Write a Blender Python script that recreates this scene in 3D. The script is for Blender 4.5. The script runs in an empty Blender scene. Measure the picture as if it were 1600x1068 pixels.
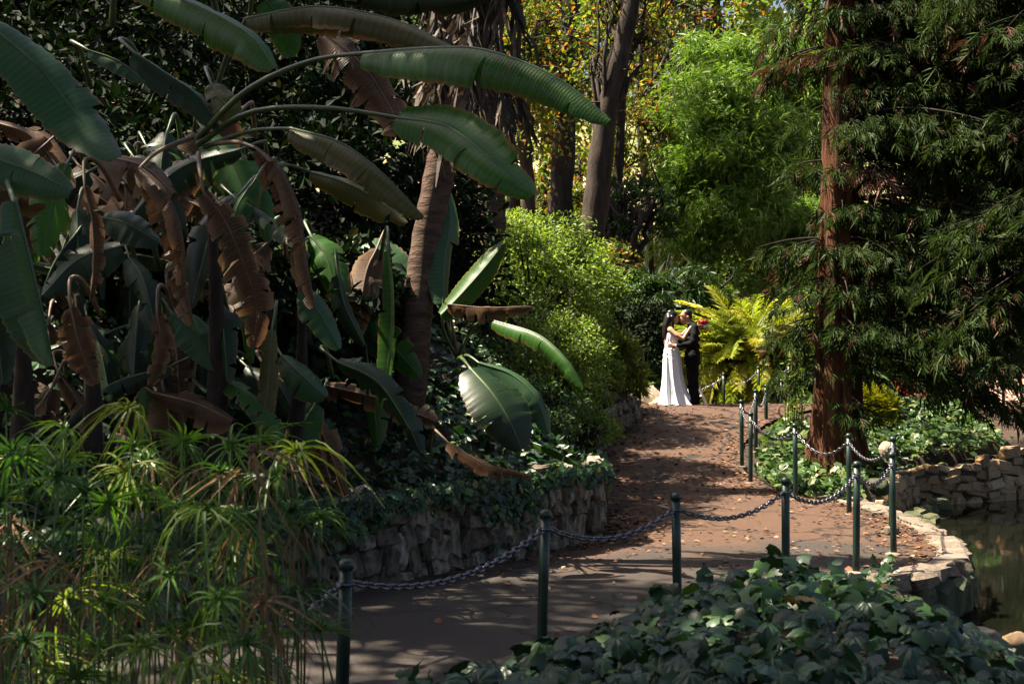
import bpy, bmesh, math, random
import numpy as np
from mathutils import Vector, Matrix, Quaternion

# ------------------------------------------------------------------ camera, sky, sun, exposure
SC = bpy.context.scene
COL = SC.collection
F = 2222.0                 # focal length in photograph pixels
CAMZ = 1.89
HOR = 560.0
cam_d = bpy.data.cameras.new("camera")
cam = bpy.data.objects.new("camera", cam_d); COL.objects.link(cam)
cam.location = (0, 0, CAMZ)
cam.rotation_euler = (math.radians(90), 0, 0)
cam_d.sensor_width = 36.0
cam_d.lens = 50.0
cam_d.shift_y = (HOR - 534.0) / 1600.0
cam_d.clip_end = 600
cam_d.dof.use_dof = True
cam_d.dof.focus_distance = 19.0
cam_d.dof.aperture_fstop = 7.1
SC.camera = cam

SUN_AZ = math.radians(-80)      # from +Y towards +X
SUN_EL = math.radians(60)
w = bpy.data.worlds.new("World"); SC.world = w; w.use_nodes = True
wn = w.node_tree
sky = wn.nodes.new('ShaderNodeTexSky'); sky.sky_type = 'NISHITA'; sky.sun_disc = False
sky.air_density = 0.75; sky.dust_density = 4.0; sky.ozone_density = 0.4
sky.sun_elevation = SUN_EL; sky.sun_rotation = SUN_AZ
bg = wn.nodes['Background']; bg.inputs[1].default_value = 0.05
wn.links.new(sky.outputs[0], bg.inputs[0])
sv = Vector((math.sin(SUN_AZ)*math.cos(SUN_EL), math.cos(SUN_AZ)*math.cos(SUN_EL), math.sin(SUN_EL)))
sl = bpy.data.lights.new("sun", 'SUN'); sl.energy = 5.0; sl.angle = math.radians(0.6); sl.color = (1.0, 0.87, 0.69)
so = bpy.data.objects.new("sun", sl); COL.objects.link(so)
so.rotation_euler = sv.to_track_quat('Z', 'Y').to_euler()
SC.view_settings.view_transform = 'Standard'
SC.view_settings.look = 'None'
SC.view_settings.gamma = 1.0
SC.view_settings.exposure = 2.15
SC.view_settings.use_curve_mapping = False

RNG = np.random.default_rng(7)
random.seed(7)
PI = math.pi

# ------------------------------------------------------------------ helpers
def P(px, py, d):
    return Vector(((px-800)/F*d, d, CAMZ-(py-HOR)/F*d))

def PXY(x, y, z):
    return (800+x/y*F, HOR+(CAMZ-z)/y*F)

def tag(o, label=None, cat=None, group=None, kind=None):
    if label: o['label'] = label
    if cat: o['category'] = cat
    if group: o['group'] = group
    if kind: o['kind'] = kind
    return o

def empty(name, loc, label=None, cat=None, group=None, kind=None, rz=0.0):
    o = bpy.data.objects.new(name, None); COL.objects.link(o)
    o.location = loc; o.rotation_euler = (0, 0, rz); o.empty_display_size = 0.1
    return tag(o, label, cat, group, kind)

def mk(name, me, mat=None, parent=None, world=True):
    """mesh -> object. With world=True the mesh is in world coordinates and the parent an unrotated Empty."""
    if mat is not None and len(me.materials) == 0:
        for m in (mat if isinstance(mat, (list, tuple)) else [mat]): me.materials.append(m)
    o = bpy.data.objects.new(name, me); COL.objects.link(o)
    if parent is not None:
        o.parent = parent
        if world:
            p = parent
            off = Vector((0, 0, 0))
            while p is not None:
                off += p.location; p = p.parent
            o.location = -off
    return o

def mesh_np(name, V, Fs, smooth=False, uv=None, mi=None):
    """V (n,3); Fs list of int arrays (k,3) or (k,4)"""
    V = np.asarray(V, dtype=np.float32)
    Fs = [np.asarray(f, dtype=np.int32) for f in (Fs if isinstance(Fs, (list, tuple)) else [Fs]) if len(f)]
    me = bpy.data.meshes.new(name)
    me.vertices.add(len(V)); me.vertices.foreach_set('co', V.ravel())
    loops = np.concatenate([f.ravel() for f in Fs])
    tot = np.concatenate([np.full(len(f), f.shape[1], dtype=np.int32) for f in Fs])
    st = np.concatenate([[0], np.cumsum(tot)[:-1]]).astype(np.int32)
    me.loops.add(len(loops)); me.loops.foreach_set('vertex_index', loops)
    me.polygons.add(len(tot)); me.polygons.foreach_set('loop_start', st); me.polygons.foreach_set('loop_total', tot)
    if mi is not None: me.polygons.foreach_set('material_index', np.asarray(mi, dtype=np.int32))
    me.polygons.foreach_set('use_smooth', np.full(len(tot), bool(smooth)))
    if uv is not None:
        l = me.uv_layers.new(name='UVMap')
        l.data.foreach_set('uv', np.asarray(uv, dtype=np.float32)[loops].ravel())
    me.update(); me.validate()
    return me

class MB:
    """collects vertices, tris and quads into one mesh"""
    def __init__(s): s.V = []; s.T = []; s.Q = []; s.n = 0
    def add(s, V, Fa):
        V = np.asarray(V, dtype=np.float32).reshape(-1, 3); Fa = np.asarray(Fa, dtype=np.int32)
        (s.T if Fa.shape[1] == 3 else s.Q).append(Fa+s.n); s.V.append(V); s.n += len(V)
    def build(s, name, mat, parent=None, smooth=False, world=True):
        Fs = []
        if s.T: Fs.append(np.concatenate(s.T))
        if s.Q: Fs.append(np.concatenate(s.Q))
        return mk(name, mesh_np(name, np.concatenate(s.V), Fs, smooth), mat, parent, world)
    def tube(s, pts, rad, seg=8, cap=True):
        V, Fq, Ft = tube(pts, rad, seg, cap)
        s.V.append(V); s.Q.append(Fq+s.n)
        if len(Ft): s.T.append(Ft+s.n)
        s.n += len(V)
    def box(s, c, size, R=None):
        v = np.array([[x, y, z] for x in (-.5, .5) for y in (-.5, .5) for z in (-.5, .5)])*np.array(size)
        if R is not None: v = v @ np.array(R).T
        s.add(v+np.array(c), [[0, 1, 3, 2], [4, 6, 7, 5], [0, 4, 5, 1], [2, 3, 7, 6], [0, 2, 6, 4], [1, 5, 7, 3]])

def tube(pts, rad, seg=8, cap=True):
    P_ = np.array([list(p) for p in pts], dtype=float); n = len(P_)
    rad = np.full(n, rad) if np.isscalar(rad) else np.asarray(rad, dtype=float)
    T = np.gradient(P_, axis=0); T /= np.linalg.norm(T, axis=1)[:, None]+1e-9
    ref = np.array([0, 0, 1.0]) if abs(T[0][2]) < .9 else np.array([1.0, 0, 0])
    a = np.cross(T[0], ref); a /= np.linalg.norm(a)
    V = []
    ang = np.linspace(0, 2*PI, seg, endpoint=False)
    for i in range(n):
        a = a-T[i]*np.dot(a, T[i]); a /= np.linalg.norm(a)+1e-9
        b = np.cross(T[i], a)
        V.append(P_[i]+rad[i]*(np.cos(ang)[:, None]*a+np.sin(ang)[:, None]*b))
    V = np.concatenate(V)
    i, j = np.meshgrid(np.arange(n-1), np.arange(seg), indexing='ij')
    j2 = (j+1) % seg
    Fq = np.stack([i*seg+j, i*seg+j2, (i+1)*seg+j2, (i+1)*seg+j], -1).reshape(-1, 4)
    Ft = np.zeros((0, 3), int)
    if cap:
        V = np.concatenate([V, P_[:1], P_[-1:]])
        k = np.arange(seg); k2 = (k+1) % seg
        Ft = np.concatenate([np.stack([k2, k, np.full(seg, n*seg)], -1),
                             np.stack([(n-1)*seg+k, (n-1)*seg+k2, np.full(seg, n*seg+1)], -1)])
    return V.astype(np.float32), Fq, Ft

def spline(pts, n):
    """Catmull-Rom through points"""
    p = [np.array(list(q), dtype=float) for q in pts]
    if len(p) == 2: return np.array([p[0]+(p[1]-p[0])*t for t in np.linspace(0, 1, n)])
    p = [2*p[0]-p[1]]+p+[2*p[-1]-p[-2]]
    m = len(p)-3; out = []
    for t in np.linspace(0, m-1e-6, n):
        k = int(t); u = t-k
        a, b, c, d = p[k:k+4]
        out.append(.5*((2*b)+(-a+c)*u+(2*a-5*b+4*c-d)*u*u+(-a+3*b-3*c+d)*u**3))
    return np.array(out)

def unit(a): return a/(np.linalg.norm(a, axis=-1, keepdims=True)+1e-9)

def instance(tV, tF, pos, axis, nrm, size, sx=None):
    """stamp a template (y = axis, z = normal) at N positions; returns V,F"""
    axis = unit(axis); nrm = nrm-axis*np.sum(axis*nrm, -1, keepdims=True); nrm = unit(nrm)
    side = np.cross(axis, nrm)
    R = np.stack([side, axis, nrm], -1)
    N = len(pos); size = np.broadcast_to(np.asarray(size, dtype=float), (N,))
    loc = np.broadcast_to(tV[None], (N,)+tV.shape).copy()
    if sx is not None: loc[:, :, 0] *= np.asarray(sx)[:, None]
    V = np.einsum('nij,nkj->nki', R, loc)*size[:, None, None]+pos[:, None, :]
    Fi = tF[None]+(np.arange(N)*len(tV))[:, None, None]
    return V.reshape(-1, 3), Fi.reshape(-1, tF.shape[1])

def rnd_dir(n, rng=None):
    v = (rng or RNG).normal(size=(n, 3)); return unit(v)

def sstep(a, b, x):
    t = np.clip((x-a)/(b-a), 0, 1); return t*t*(3-2*t)

# leaf templates (y axis of the leaf, z its upper side)
T_LEAF = (np.array([[0, 0, 0], [.27, .40, .06], [.17, .76, .02], [0, 1, -.10], [-.17, .76, .02], [-.27, .40, .06]], float),
          np.array([[0, 1, 3], [1, 2, 3], [0, 3, 5], [5, 3, 4]]))
_o = [(0, .04), (.24, -.10), (.50, .06), (.47, .30), (.50, .54), (.26, .70), (0, 1.0), (-.26, .70), (-.50, .54), (-.47, .30), (-.50, .06), (-.24, -.10)]
_z = [0, -.05, -.12, -.04, -.10, -.03, -.18, -.03, -.10, -.04, -.12, -.05]
T_IVY = (np.array([[x, y, z] for (x, y), z in zip(_o, _z)]+[[0, .3, .05]], float),
         np.array([[i, (i+1) % 12, 12] for i in range(12)]))
def _spray(pairs=8, wid=.028, ang=52, l0=.42, l1=.16, droop=.35):
    V = []; Fa = []
    def tw(a, b, w_):
        a = np.array(a, float); b = np.array(b, float); t = b-a; s = np.array([t[1], -t[0], 0]); s = s/np.linalg.norm(s)*w_
        k = len(V); V.extend([a-s, a+s, b]); Fa.append([k, k+1, k+2])
    tw((0, 0, 0), (0, 1, 0), .02)
    for i in range(pairs):
        y = .12+.8*i/pairs; L = l0+(l1-l0)*i/pairs
        for s in (-1, 1):
            a = math.radians(ang-10*i/pairs)
            tw((0, y, 0), (s*L*math.sin(a), y+L*math.cos(a), -.06), wid)
    V = np.array(V, float); V[:, 2] -= droop*V[:, 1]**2
    return V, np.array(Fa)
_s7 = [(0, .02), (.42, -.06), (.5, .48), (.2, .7), (0, 1.0), (-.2, .7), (-.5, .48), (-.42, -.06)]
T_IVY_S = (np.array([[x, y, -.12 if abs(x) > .3 else -.03-.12*(y > .9)] for x, y in _s7], float), np.array([[0, 1, 2], [0, 2, 3], [0, 3, 4], [0, 4, 5], [0, 5, 6], [0, 6, 7]]))
def _fan(pairs, wid, ang, l0, l1, droop):
    """a twig with slim tapering branchlets to both sides"""
    V = []; Fa = []
    def sl(a, b, w_):
        a = np.array(a, float); b = np.array(b, float); m_ = a*.55+b*.45+np.array([0, 0, .03]); t = b-a; s = np.array([t[1], -t[0], 0]); s = s/np.linalg.norm(s)*w_
        k = len(V); V.extend([a, m_-s, b, m_+s]); Fa.extend([[k, k+1, k+2], [k, k+2, k+3]])
    sl((0, 0, 0), (0, 1, 0), wid)
    for i in range(pairs):
        y = .06+.62*i/pairs; L = l0+(l1-l0)*i/max(1, pairs-1)
        for s in (-1, 1):
            a = math.radians(ang-8*i+s*4); sl((0, y, 0), (s*L*math.sin(a), y+L*math.cos(a), -.05*s-.05), wid*(.9-.1*i))
    V = np.array(V, float); V[:, 2] -= droop*V[:, 1]**2
    return V, np.array(Fa)
T_SPRAY = _fan(3, .042, 42, .58, .32, .4)
T_FEATH = _fan(1, .016, 36, .65, .65, .6)

# ------------------------------------------------------------------ materials
MATS = {}
def nodes(name):
    m = bpy.data.materials.new(name); m.use_nodes = True
    nt = m.node_tree; b = nt.nodes['Principled BSDF']
    MATS[name] = m
    return m, nt, b
def N(nt, t, **kw):
    n = nt.nodes.new(t)
    for k, v in kw.items(): setattr(n, k, v)
    return n
def ramp(nt, fac, stops):
    r = N(nt, 'ShaderNodeValToRGB'); e = r.color_ramp.elements
    while len(e) < len(stops): e.new(.5)
    for q, (p, c) in zip(e, stops): q.position = p; q.color = (*c, 1)
    nt.links.new(fac, r.inputs[0]); return r.outputs[0]
def noise(nt, scale, detail=4, coord='Object', rough=.6, dist=0):
    tc = N(nt, 'ShaderNodeTexCoord'); n = N(nt, 'ShaderNodeTexNoise')
    n.inputs['Scale'].default_value = scale; n.inputs['Detail'].default_value = detail
    n.inputs['Roughness'].default_value = rough; n.inputs['Distortion'].default_value = dist
    nt.links.new(tc.outputs[coord], n.inputs['Vector']); return n.outputs['Fac']
def mixc(nt, fac, a, b, mode='MIX'):
    m = N(nt, 'ShaderNodeMix', data_type='RGBA', blend_type=mode)
    for s, v in ((0, fac), (6, a), (7, b)):
        if hasattr(v, 'links'): nt.links.new(v, m.inputs[s])
        else: m.inputs[s].default_value = v if s == 0 else (*v, 1)
    return m.outputs[2]
def bump(nt, b, h, st=.4, dist=.02):
    n = N(nt, 'ShaderNodeBump'); n.inputs['Strength'].default_value = st; n.inputs['Distance'].default_value = dist
    nt.links.new(h, n.inputs['Height']); nt.links.new(n.outputs[0], b.inputs['Normal']); return n

def leaf_mat(name, stops, rough=.45, trans=.3, tcol=None, spec=.4, island=True, vein=False):
    """leaf colour varies from leaf to leaf; light comes partly through"""
    m, nt, b = nodes(name)
    if island: r = N(nt, 'ShaderNodeNewGeometry').outputs['Random Per Island']
    else: r = N(nt, 'ShaderNodeObjectInfo').outputs['Random']
    col = ramp(nt, r, stops)
    big = noise(nt, .9, 2)
    col = mixc(nt, .35, col, ramp(nt, big, [(.3, (.35, .35, .35)), (.7, (1, 1, 1))]), 'MULTIPLY')
    nt.links.new(col, b.inputs['Base Color'])
    b.inputs['Roughness'].default_value = rough
    b.inputs['Specular IOR Level'].default_value = spec
    if trans > 0:
        t = N(nt, 'ShaderNodeBsdfTranslucent')
        c2 = mixc(nt, 1.0, col, tcol or (1.5, 1.5, .6), 'MULTIPLY')
        nt.links.new(c2, t.inputs[0])
        mx = N(nt, 'ShaderNodeMixShader'); mx.inputs[0].default_value = trans
        nt.links.new(b.outputs[0], mx.inputs[1]); nt.links.new(t.outputs[0], mx.inputs[2])
        nt.links.new(mx.outputs[0], nt.nodes['Material Output'].inputs[0])
    return m

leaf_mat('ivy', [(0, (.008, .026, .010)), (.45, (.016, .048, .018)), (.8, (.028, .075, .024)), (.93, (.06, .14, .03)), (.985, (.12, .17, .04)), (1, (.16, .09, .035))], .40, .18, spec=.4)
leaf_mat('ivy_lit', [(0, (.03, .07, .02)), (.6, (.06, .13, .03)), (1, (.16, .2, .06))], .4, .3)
leaf_mat('shrub', [(0, (.08, .14, .022)), (.5, (.14, .23, .04)), (.85, (.23, .33, .06)), (1, (.34, .38, .07))], .5, .42)
leaf_mat('shrub_deep', [(0, (.02, .055, .015)), (.6, (.04, .09, .025)), (1, (.08, .14, .03))], .5, .35)
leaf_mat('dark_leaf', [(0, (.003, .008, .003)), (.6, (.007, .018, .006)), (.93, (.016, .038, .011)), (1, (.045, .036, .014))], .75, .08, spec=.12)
leaf_mat('autumn', [(0, (.05, .10, .018)), (.45, (.10, .17, .025)), (.68, (.22, .24, .03)), (.84, (.32, .22, .03)), (.94, (.30, .075, .02)), (1, (.18, .03, .02))], .5, .45)
leaf_mat('feather', [(0, (.12, .22, .04)), (.5, (.20, .34, .07)), (1, (.33, .44, .12))], .55, .5)
leaf_mat('needle', [(0, (.017, .032, .009)), (.5, (.034, .06, .016)), (.86, (.05, .088, .025)), (.95, (.06, .11, .03)), (1, (.10, .045, .025))], .6, .25, spec=.15)
leaf_mat('needle_dead', [(0, (.05, .026, .014)), (1, (.16, .075, .04))], .7, .2, (1.2, .9, .6))
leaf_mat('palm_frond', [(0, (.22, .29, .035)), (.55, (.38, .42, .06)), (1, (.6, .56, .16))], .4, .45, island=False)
leaf_mat('palm_old', [(0, (.26, .19, .03)), (1, (.30, .14, .03))], .5, .4, (1.3, 1.1, .6), island=False)
leaf_mat('sedge', [(0, (.025, .075, .014)), (.5, (.055, .14, .02)), (.85, (.11, .22, .028)), (1, (.22, .26, .035))], .4, .35, island=False)
leaf_mat('sedge_dry', [(0, (.11, .065, .03)), (1, (.27, .17, .08))], .6, .25, (1.2, 1, .7), island=False)
leaf_mat('broom', [(0, (.20, .24, .01)), (1, (.40, .38, .015))], .5, .45)
leaf_mat('wisp', [(0, (.10, .16, .03)), (1, (.26, .28, .07))], .5, .45)
leaf_mat('litter', [(0, (.055, .025, .013)), (.4, (.11, .045, .02)), (.75, (.17, .07, .028)), (.95, (.28, .15, .07)), (1, (.33, .25, .13))], .7, .0)
leaf_mat('dead_palm', [(0, (.025, .018, .012)), (.6, (.075, .055, .036)), (.9, (.16, .12, .085)), (1, (.36, .30, .22))], .7, .12, (1.1, 1, .8))
leaf_mat('red_leaf', [(0, (.16, .02, .02)), (1, (.32, .05, .03))], .5, .35, (1.3, .7, .5))

def strel_mat(name, c1, c2, edge, trans, rough=.38, dead=False):
    """paddle leaf with cross veins; u runs along the leaf, v from midrib to rim"""
    m, nt, b = nodes(name)
    uv = N(nt, 'ShaderNodeUVMap'); sp = N(nt, 'ShaderNodeSeparateXYZ'); nt.links.new(uv.outputs[0], sp.inputs[0])
    n1 = noise(nt, 2.6, 5); n2 = noise(nt, 26, 3)
    oi = N(nt, 'ShaderNodeObjectInfo').outputs['Random']
    c = mixc(nt, n1, c1, c2)
    c = mixc(nt, .5, c, ramp(nt, oi, [(0, (.55, .6, .6)), (1, (1.3, 1.2, 1.0))]), 'MULTIPLY')
    vn = N(nt, 'ShaderNodeMath', operation='MULTIPLY'); nt.links.new(sp.outputs[0], vn.inputs[0]); vn.inputs[1].default_value = 190.0
    vw = N(nt, 'ShaderNodeMath', operation='MULTIPLY_ADD'); nt.links.new(n1, vw.inputs[0]); vw.inputs[1].default_value = 9.0; nt.links.new(vn.outputs[0], vw.inputs[2])
    vs_ = N(nt, 'ShaderNodeMath', operation='SINE'); nt.links.new(vw.outputs[0], vs_.inputs[0])
    c = mixc(nt, .55, c, ramp(nt, vs_.outputs[0], [(.0, (.72, .74, .72)), (.9, (1.0, 1.0, 1.0)), (1, (1.35, 1.3, 1.15))]), 'MULTIPLY')
    n5 = noise(nt, 9, 6, rough=.7)
    c = mixc(nt, ramp(nt, n5, [(.60, (0, 0, 0)), (.70, (.75, .75, .75))]), c, tuple(.6*q for q in edge))
    # dry rim: a little ragged
    ad = N(nt, 'ShaderNodeMath', operation='ADD'); nt.links.new(sp.outputs[1], ad.inputs[0])
    sc_ = N(nt, 'ShaderNodeMath', operation='MULTIPLY_ADD'); nt.links.new(n1, sc_.inputs[0]); sc_.inputs[1].default_value = .5; sc_.inputs[2].default_value = -.25
    nt.links.new(sc_.outputs[0], ad.inputs[1])
    rim = ramp(nt, ad.outputs[0], [(.90 if not dead else .5, (0, 0, 0)), (1.0, (1, 1, 1))])
    c = mixc(nt, rim, c, edge)
    nt.links.new(c, b.inputs['Base Color'])
    b.inputs['Roughness'].default_value = rough; b.inputs['Specular IOR Level'].default_value = .32 if not dead else .2
    wv = N(nt, 'ShaderNodeMath', operation='MULTIPLY'); nt.links.new(sp.outputs[0], wv.inputs[0]); wv.inputs[1].default_value = 560.0
    sn = N(nt, 'ShaderNodeMath', operation='SINE'); nt.links.new(wv.outputs[0], sn.inputs[0])
    hh = N(nt, 'ShaderNodeMath', operation='MULTIPLY_ADD'); nt.links.new(n2, hh.inputs[0]); hh.inputs[1].default_value = 1.2; nt.links.new(sn.outputs[0], hh.inputs[2])
    bump(nt, b, hh.outputs[0], .22 if not dead else .6, .002 if not dead else .012)
    t = N(nt, 'ShaderNodeBsdfTranslucent'); nt.links.new(mixc(nt, 1.0, c, (1.3, 1.7, .6) if not dead else (1.2, .9, .6), 'MULTIPLY'), t.inputs[0])
    mx = N(nt, 'ShaderNodeMixShader'); mx.inputs[0].default_value = trans
    nt.links.new(b.outputs[0], mx.inputs[1]); nt.links.new(t.outputs[0], mx.inputs[2])
    nt.links.new(mx.outputs[0], nt.nodes['Material Output'].inputs[0])
    return m
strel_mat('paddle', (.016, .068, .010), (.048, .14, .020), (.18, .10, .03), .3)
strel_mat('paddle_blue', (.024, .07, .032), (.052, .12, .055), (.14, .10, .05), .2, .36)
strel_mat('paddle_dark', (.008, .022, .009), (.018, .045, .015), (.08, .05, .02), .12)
strel_mat('paddle_dead', (.055, .03, .017), (.19, .11, .06), (.28, .18, .10), .2, .45, True)
strel_mat('paddle_turning', (.04, .075, .018), (.13, .09, .03), (.27, .14, .06), .22)

def solid(name, col, rough=.6, metal=0, spec=.5, var=.0, nscale=8, bmp=0, bdist=.01):
    m, nt, b = nodes(name)
    if var:
        n = noise(nt, nscale, 5)
        lo = tuple(c*(1-var) for c in col); hi = tuple(min(1, c*(1+var)) for c in col)
        nt.links.new(ramp(nt, n, [(.3, lo), (.7, hi)]), b.inputs['Base Color'])
        if bmp: bump(nt, b, n, bmp, bdist)
    else: b.inputs['Base Color'].default_value = (*col, 1)
    b.inputs['Roughness'].default_value = rough; b.inputs['Metallic'].default_value = metal; b.inputs['Specular IOR Level'].default_value = spec
    return m
solid('petiole', (.045, .075, .025), .4, var=.5, nscale=5)
solid('petiole_dry', (.12, .075, .04), .6, var=.5, nscale=6)
m, nt, b = nodes('post_green')
n1 = noise(nt, 7, 6, 'Generated', .7); n2 = noise(nt, 40, 4)
c = mixc(nt, n2, (.005, .018, .012), (.011, .032, .021))
c = mixc(nt, ramp(nt, n1, [(.63, (0, 0, 0)), (.67, (1, 1, 1))]), c, (.07, .045, .03))
nt.links.new(c, b.inputs['Base Color']); b.inputs['Roughness'].default_value = .42; bump(nt, b, n2, .15, .003)
solid('chain_steel', (.12, .12, .14), .36, metal=.9, var=.35, nscale=30)
solid('sedge_stem', (.04, .08, .02), .5)
solid('mortar', (.055, .045, .034), .95, var=.5, nscale=14, bmp=.8, bdist=.03)
solid('white_frame', (.75, .75, .72), .5)
solid('skin_bride', (.50, .27, .17), .5)
solid('skin_groom', (.42, .21, .125), .5)
solid('hair', (.008, .006, .006), .35)
solid('satin', (.84, .86, .93), .45, var=.05, nscale=5)
solid('suit', (.006, .006, .007), .8, spec=.12)
solid('shoe', (.006, .006, .007), .25)
solid('shirt', (.8, .8, .8), .6)
solid('rose_red', (.38, .008, .012), .5)
solid('rose_white', (.8, .72, .6), .5)
solid('lip', (.35, .08, .07), .4)
solid('eye', (.02, .015, .012), .3)
solid('stick', (.20, .13, .08), .8, var=.4, nscale=10)
solid('cane', (.09, .12, .035), .5, var=.3, nscale=4)
solid('cycad_trunk', (.07, .045, .03), .9, var=.5, nscale=20, bmp=1, bdist=.05)

def stone_mat(name, cols, moss=.3, mcol=(.03, .045, .015), scale=9):
    m, nt, b = nodes(name)
    oi = N(nt, 'ShaderNodeObjectInfo').outputs['Random']
    c = ramp(nt, oi, cols)
    n = noise(nt, scale, 8, rough=.7); n3 = noise(nt, 2.2, 4)
    c = mixc(nt, .75, c, ramp(nt, n, [(.3, (.3, .28, .26)), (.65, (1.25, 1.25, 1.25))]), 'MULTIPLY')
    c = mixc(nt, ramp(nt, n3, [(.55-moss*.4, (0, 0, 0)), (.75-moss*.3, (1, 1, 1))]), c, mcol)
    nt.links.new(c, b.inputs['Base Color']); b.inputs['Roughness'].default_value = .9
    bump(nt, b, n, .9, .04)
    return m
stone_mat('wall_stone', [(0, (.14, .11, .08)), (.5, (.25, .205, .15)), (1, (.42, .37, .30))], .36, (.035, .04, .018))
stone_mat('pond_stone', [(0, (.32, .20, .10)), (.5, (.48, .32, .17)), (1, (.60, .45, .28))], .0)
stone_mat('wet_stone', [(0, (.05, .065, .03)), (1, (.13, .13, .06))], .3)
stone_mat('kerb_stone', [(0, (.13, .10, .072)), (1, (.24, .195, .15))], .0, scale=6)
stone_mat('boulder', [(0, (.36, .28, .2)), (1, (.44, .35, .26))], .05)

def bark(name, c1, c2, sxy, sz, st=1.0, dist=.06):
    m, nt, b = nodes(name)
    tc = N(nt, 'ShaderNodeTexCoord'); mp = N(nt, 'ShaderNodeMapping'); mp.inputs['Scale'].default_value = (sxy, sxy, sz)
    nt.links.new(tc.outputs['Object'], mp.inputs[0])
    n = N(nt, 'ShaderNodeTexNoise'); n.inputs['Scale'].default_value = 1; n.inputs['Detail'].default_value = 8; n.inputs['Roughness'].default_value = .65
    nt.links.new(mp.outputs[0], n.inputs['Vector'])
    nt.links.new(ramp(nt, n.outputs[0], [(.32, c1), (.68, c2)]), b.inputs['Base Color'])
    b.inputs['Roughness'].default_value = .9; b.inputs['Specular IOR Level'].default_value = .2
    bump(nt, b, n.outputs[0], st, dist)
    return m
bark('redwood_bark', (.025, .010, .006), (.19, .078, .036), 13, .8, 1.0, .16)
bark('tree_bark', (.018, .014, .011), (.07, .053, .041), 7, 2.0, .8, .05)
bark('dark_bark', (.015, .012, .01), (.05, .04, .032), 7, 2.0, .8, .04)
bark('palm_bark', (.035, .022, .016), (.13, .085, .06), 4, 13, 1.0, .05)

# path: worn asphalt, rusty with fine litter in places
m, nt, b = nodes('asphalt')
n1 = noise(nt, 90, 4, rough=.8); n2 = noise(nt, .55, 5, dist=.6); n3 = noise(nt, 16, 7, rough=.75)
base = ramp(nt, n1, [(.30, (.014, .011, .009)), (.52, (.038, .030, .025)), (.72, (.105, .085, .07))])
rust = ramp(nt, n1, [(.30, (.028, .014, .008)), (.52, (.082, .042, .024)), (.72, (.21, .125, .08))])
tcy = N(nt, 'ShaderNodeTexCoord'); spy = N(nt, 'ShaderNodeSeparateXYZ'); nt.links.new(tcy.outputs['Object'], spy.inputs[0])
mr = N(nt, 'ShaderNodeMapRange'); mr.inputs[1].default_value = 10.5; mr.inputs[2].default_value = 15.5; mr.inputs[3].default_value = -.28; mr.inputs[4].default_value = .16; nt.links.new(spy.outputs[1], mr.inputs[0])
adn = N(nt, 'ShaderNodeMath', operation='ADD'); nt.links.new(n2, adn.inputs[0]); nt.links.new(mr.outputs[0], adn.inputs[1])      # leaf stain gathers on the upper path
c = mixc(nt, ramp(nt, adn.outputs[0], [(.40, (0, 0, 0)), (.60, (1, 1, 1))]), base, rust)
c = mixc(nt, .6, c, ramp(nt, n3, [(.3, (.45, .45, .45)), (.65, (1.1, 1.1, 1.1))]), 'MULTIPLY')
tc = N(nt, 'ShaderNodeTexCoord'); vo = N(nt, 'ShaderNodeTexVoronoi', feature='DISTANCE_TO_EDGE'); vo.inputs['Scale'].default_value = .55
dn = N(nt, 'ShaderNodeTexNoise'); dn.inputs['Scale'].default_value = 2.5; dn.inputs['Detail'].default_value = 6
nt.links.new(tc.outputs['Object'], dn.inputs['Vector'])
va = N(nt, 'ShaderNodeVectorMath', operation='MULTIPLY_ADD'); va.inputs[1].default_value = (.7, .7, .7)
nt.links.new(dn.outputs['Color'], va.inputs[0]); nt.links.new(tc.outputs['Object'], va.inputs[2]); nt.links.new(va.outputs[0], vo.inputs['Vector'])
c = mixc(nt, ramp(nt, vo.outputs[0], [(.0, (1, 1, 1)), (.03, (0, 0, 0))]), c, (.008, .006, .005))
nt.links.new(c, b.inputs['Base Color']); b.inputs['Roughness'].default_value = .8; b.inputs['Specular IOR Level'].default_value = .35
bump(nt, b, n1, .7, .012)
# soil
m, nt, b = nodes('soil')
n1 = noise(nt, 6, 8, rough=.7); n2 = noise(nt, .5, 3)
c = mixc(nt, n2, ramp(nt, n1, [(.3, (.012, .009, .006)), (.7, (.05, .034, .02))]), ramp(nt, n1, [(.3, (.03, .016, .009)), (.7, (.10, .05, .028))]))
nt.links.new(c, b.inputs['Base Color']); b.inputs['Roughness'].default_value = .95; bump(nt, b, n1, 1, .08)
# dry slope beyond
m, nt, b = nodes('dry_grass')
n1 = noise(nt, 1.3, 9, rough=.75); n2 = noise(nt, .12, 4)
c = mixc(nt, ramp(nt, n2, [(.45, (0, 0, 0)), (.6, (1, 1, 1))]), ramp(nt, n1, [(.3, (.28, .19, .10)), (.7, (.55, .40, .26))]), ramp(nt, n1, [(.3, (.06, .09, .02)), (.7, (.20, .23, .06))]))
nt.links.new(c, b.inputs['Base Color']); b.inputs['Roughness'].default_value = .95; bump(nt, b, n1, 1, .2)
# pink leaf-strewn earth
m, nt, b = nodes('pink_earth')
n1 = noise(nt, 10, 8, rough=.75)
nt.links.new(ramp(nt, n1, [(.3, (.16, .08, .06)), (.5, (.36, .21, .16)), (.7, (.52, .38, .30))]), b.inputs['Base Color']); b.inputs['Roughness'].default_value = .95
# pond water
m, nt, b = nodes('water')
b.inputs['Base Color'].default_value = (.004, .005, .003, 1); b.inputs['Specular IOR Level'].default_value = .16; b.inputs['Roughness'].default_value = .04; b.inputs['IOR'].default_value = 1.33
bump(nt, b, noise(nt, 3.5, 3), .05, .02)
M = MATS

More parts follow.
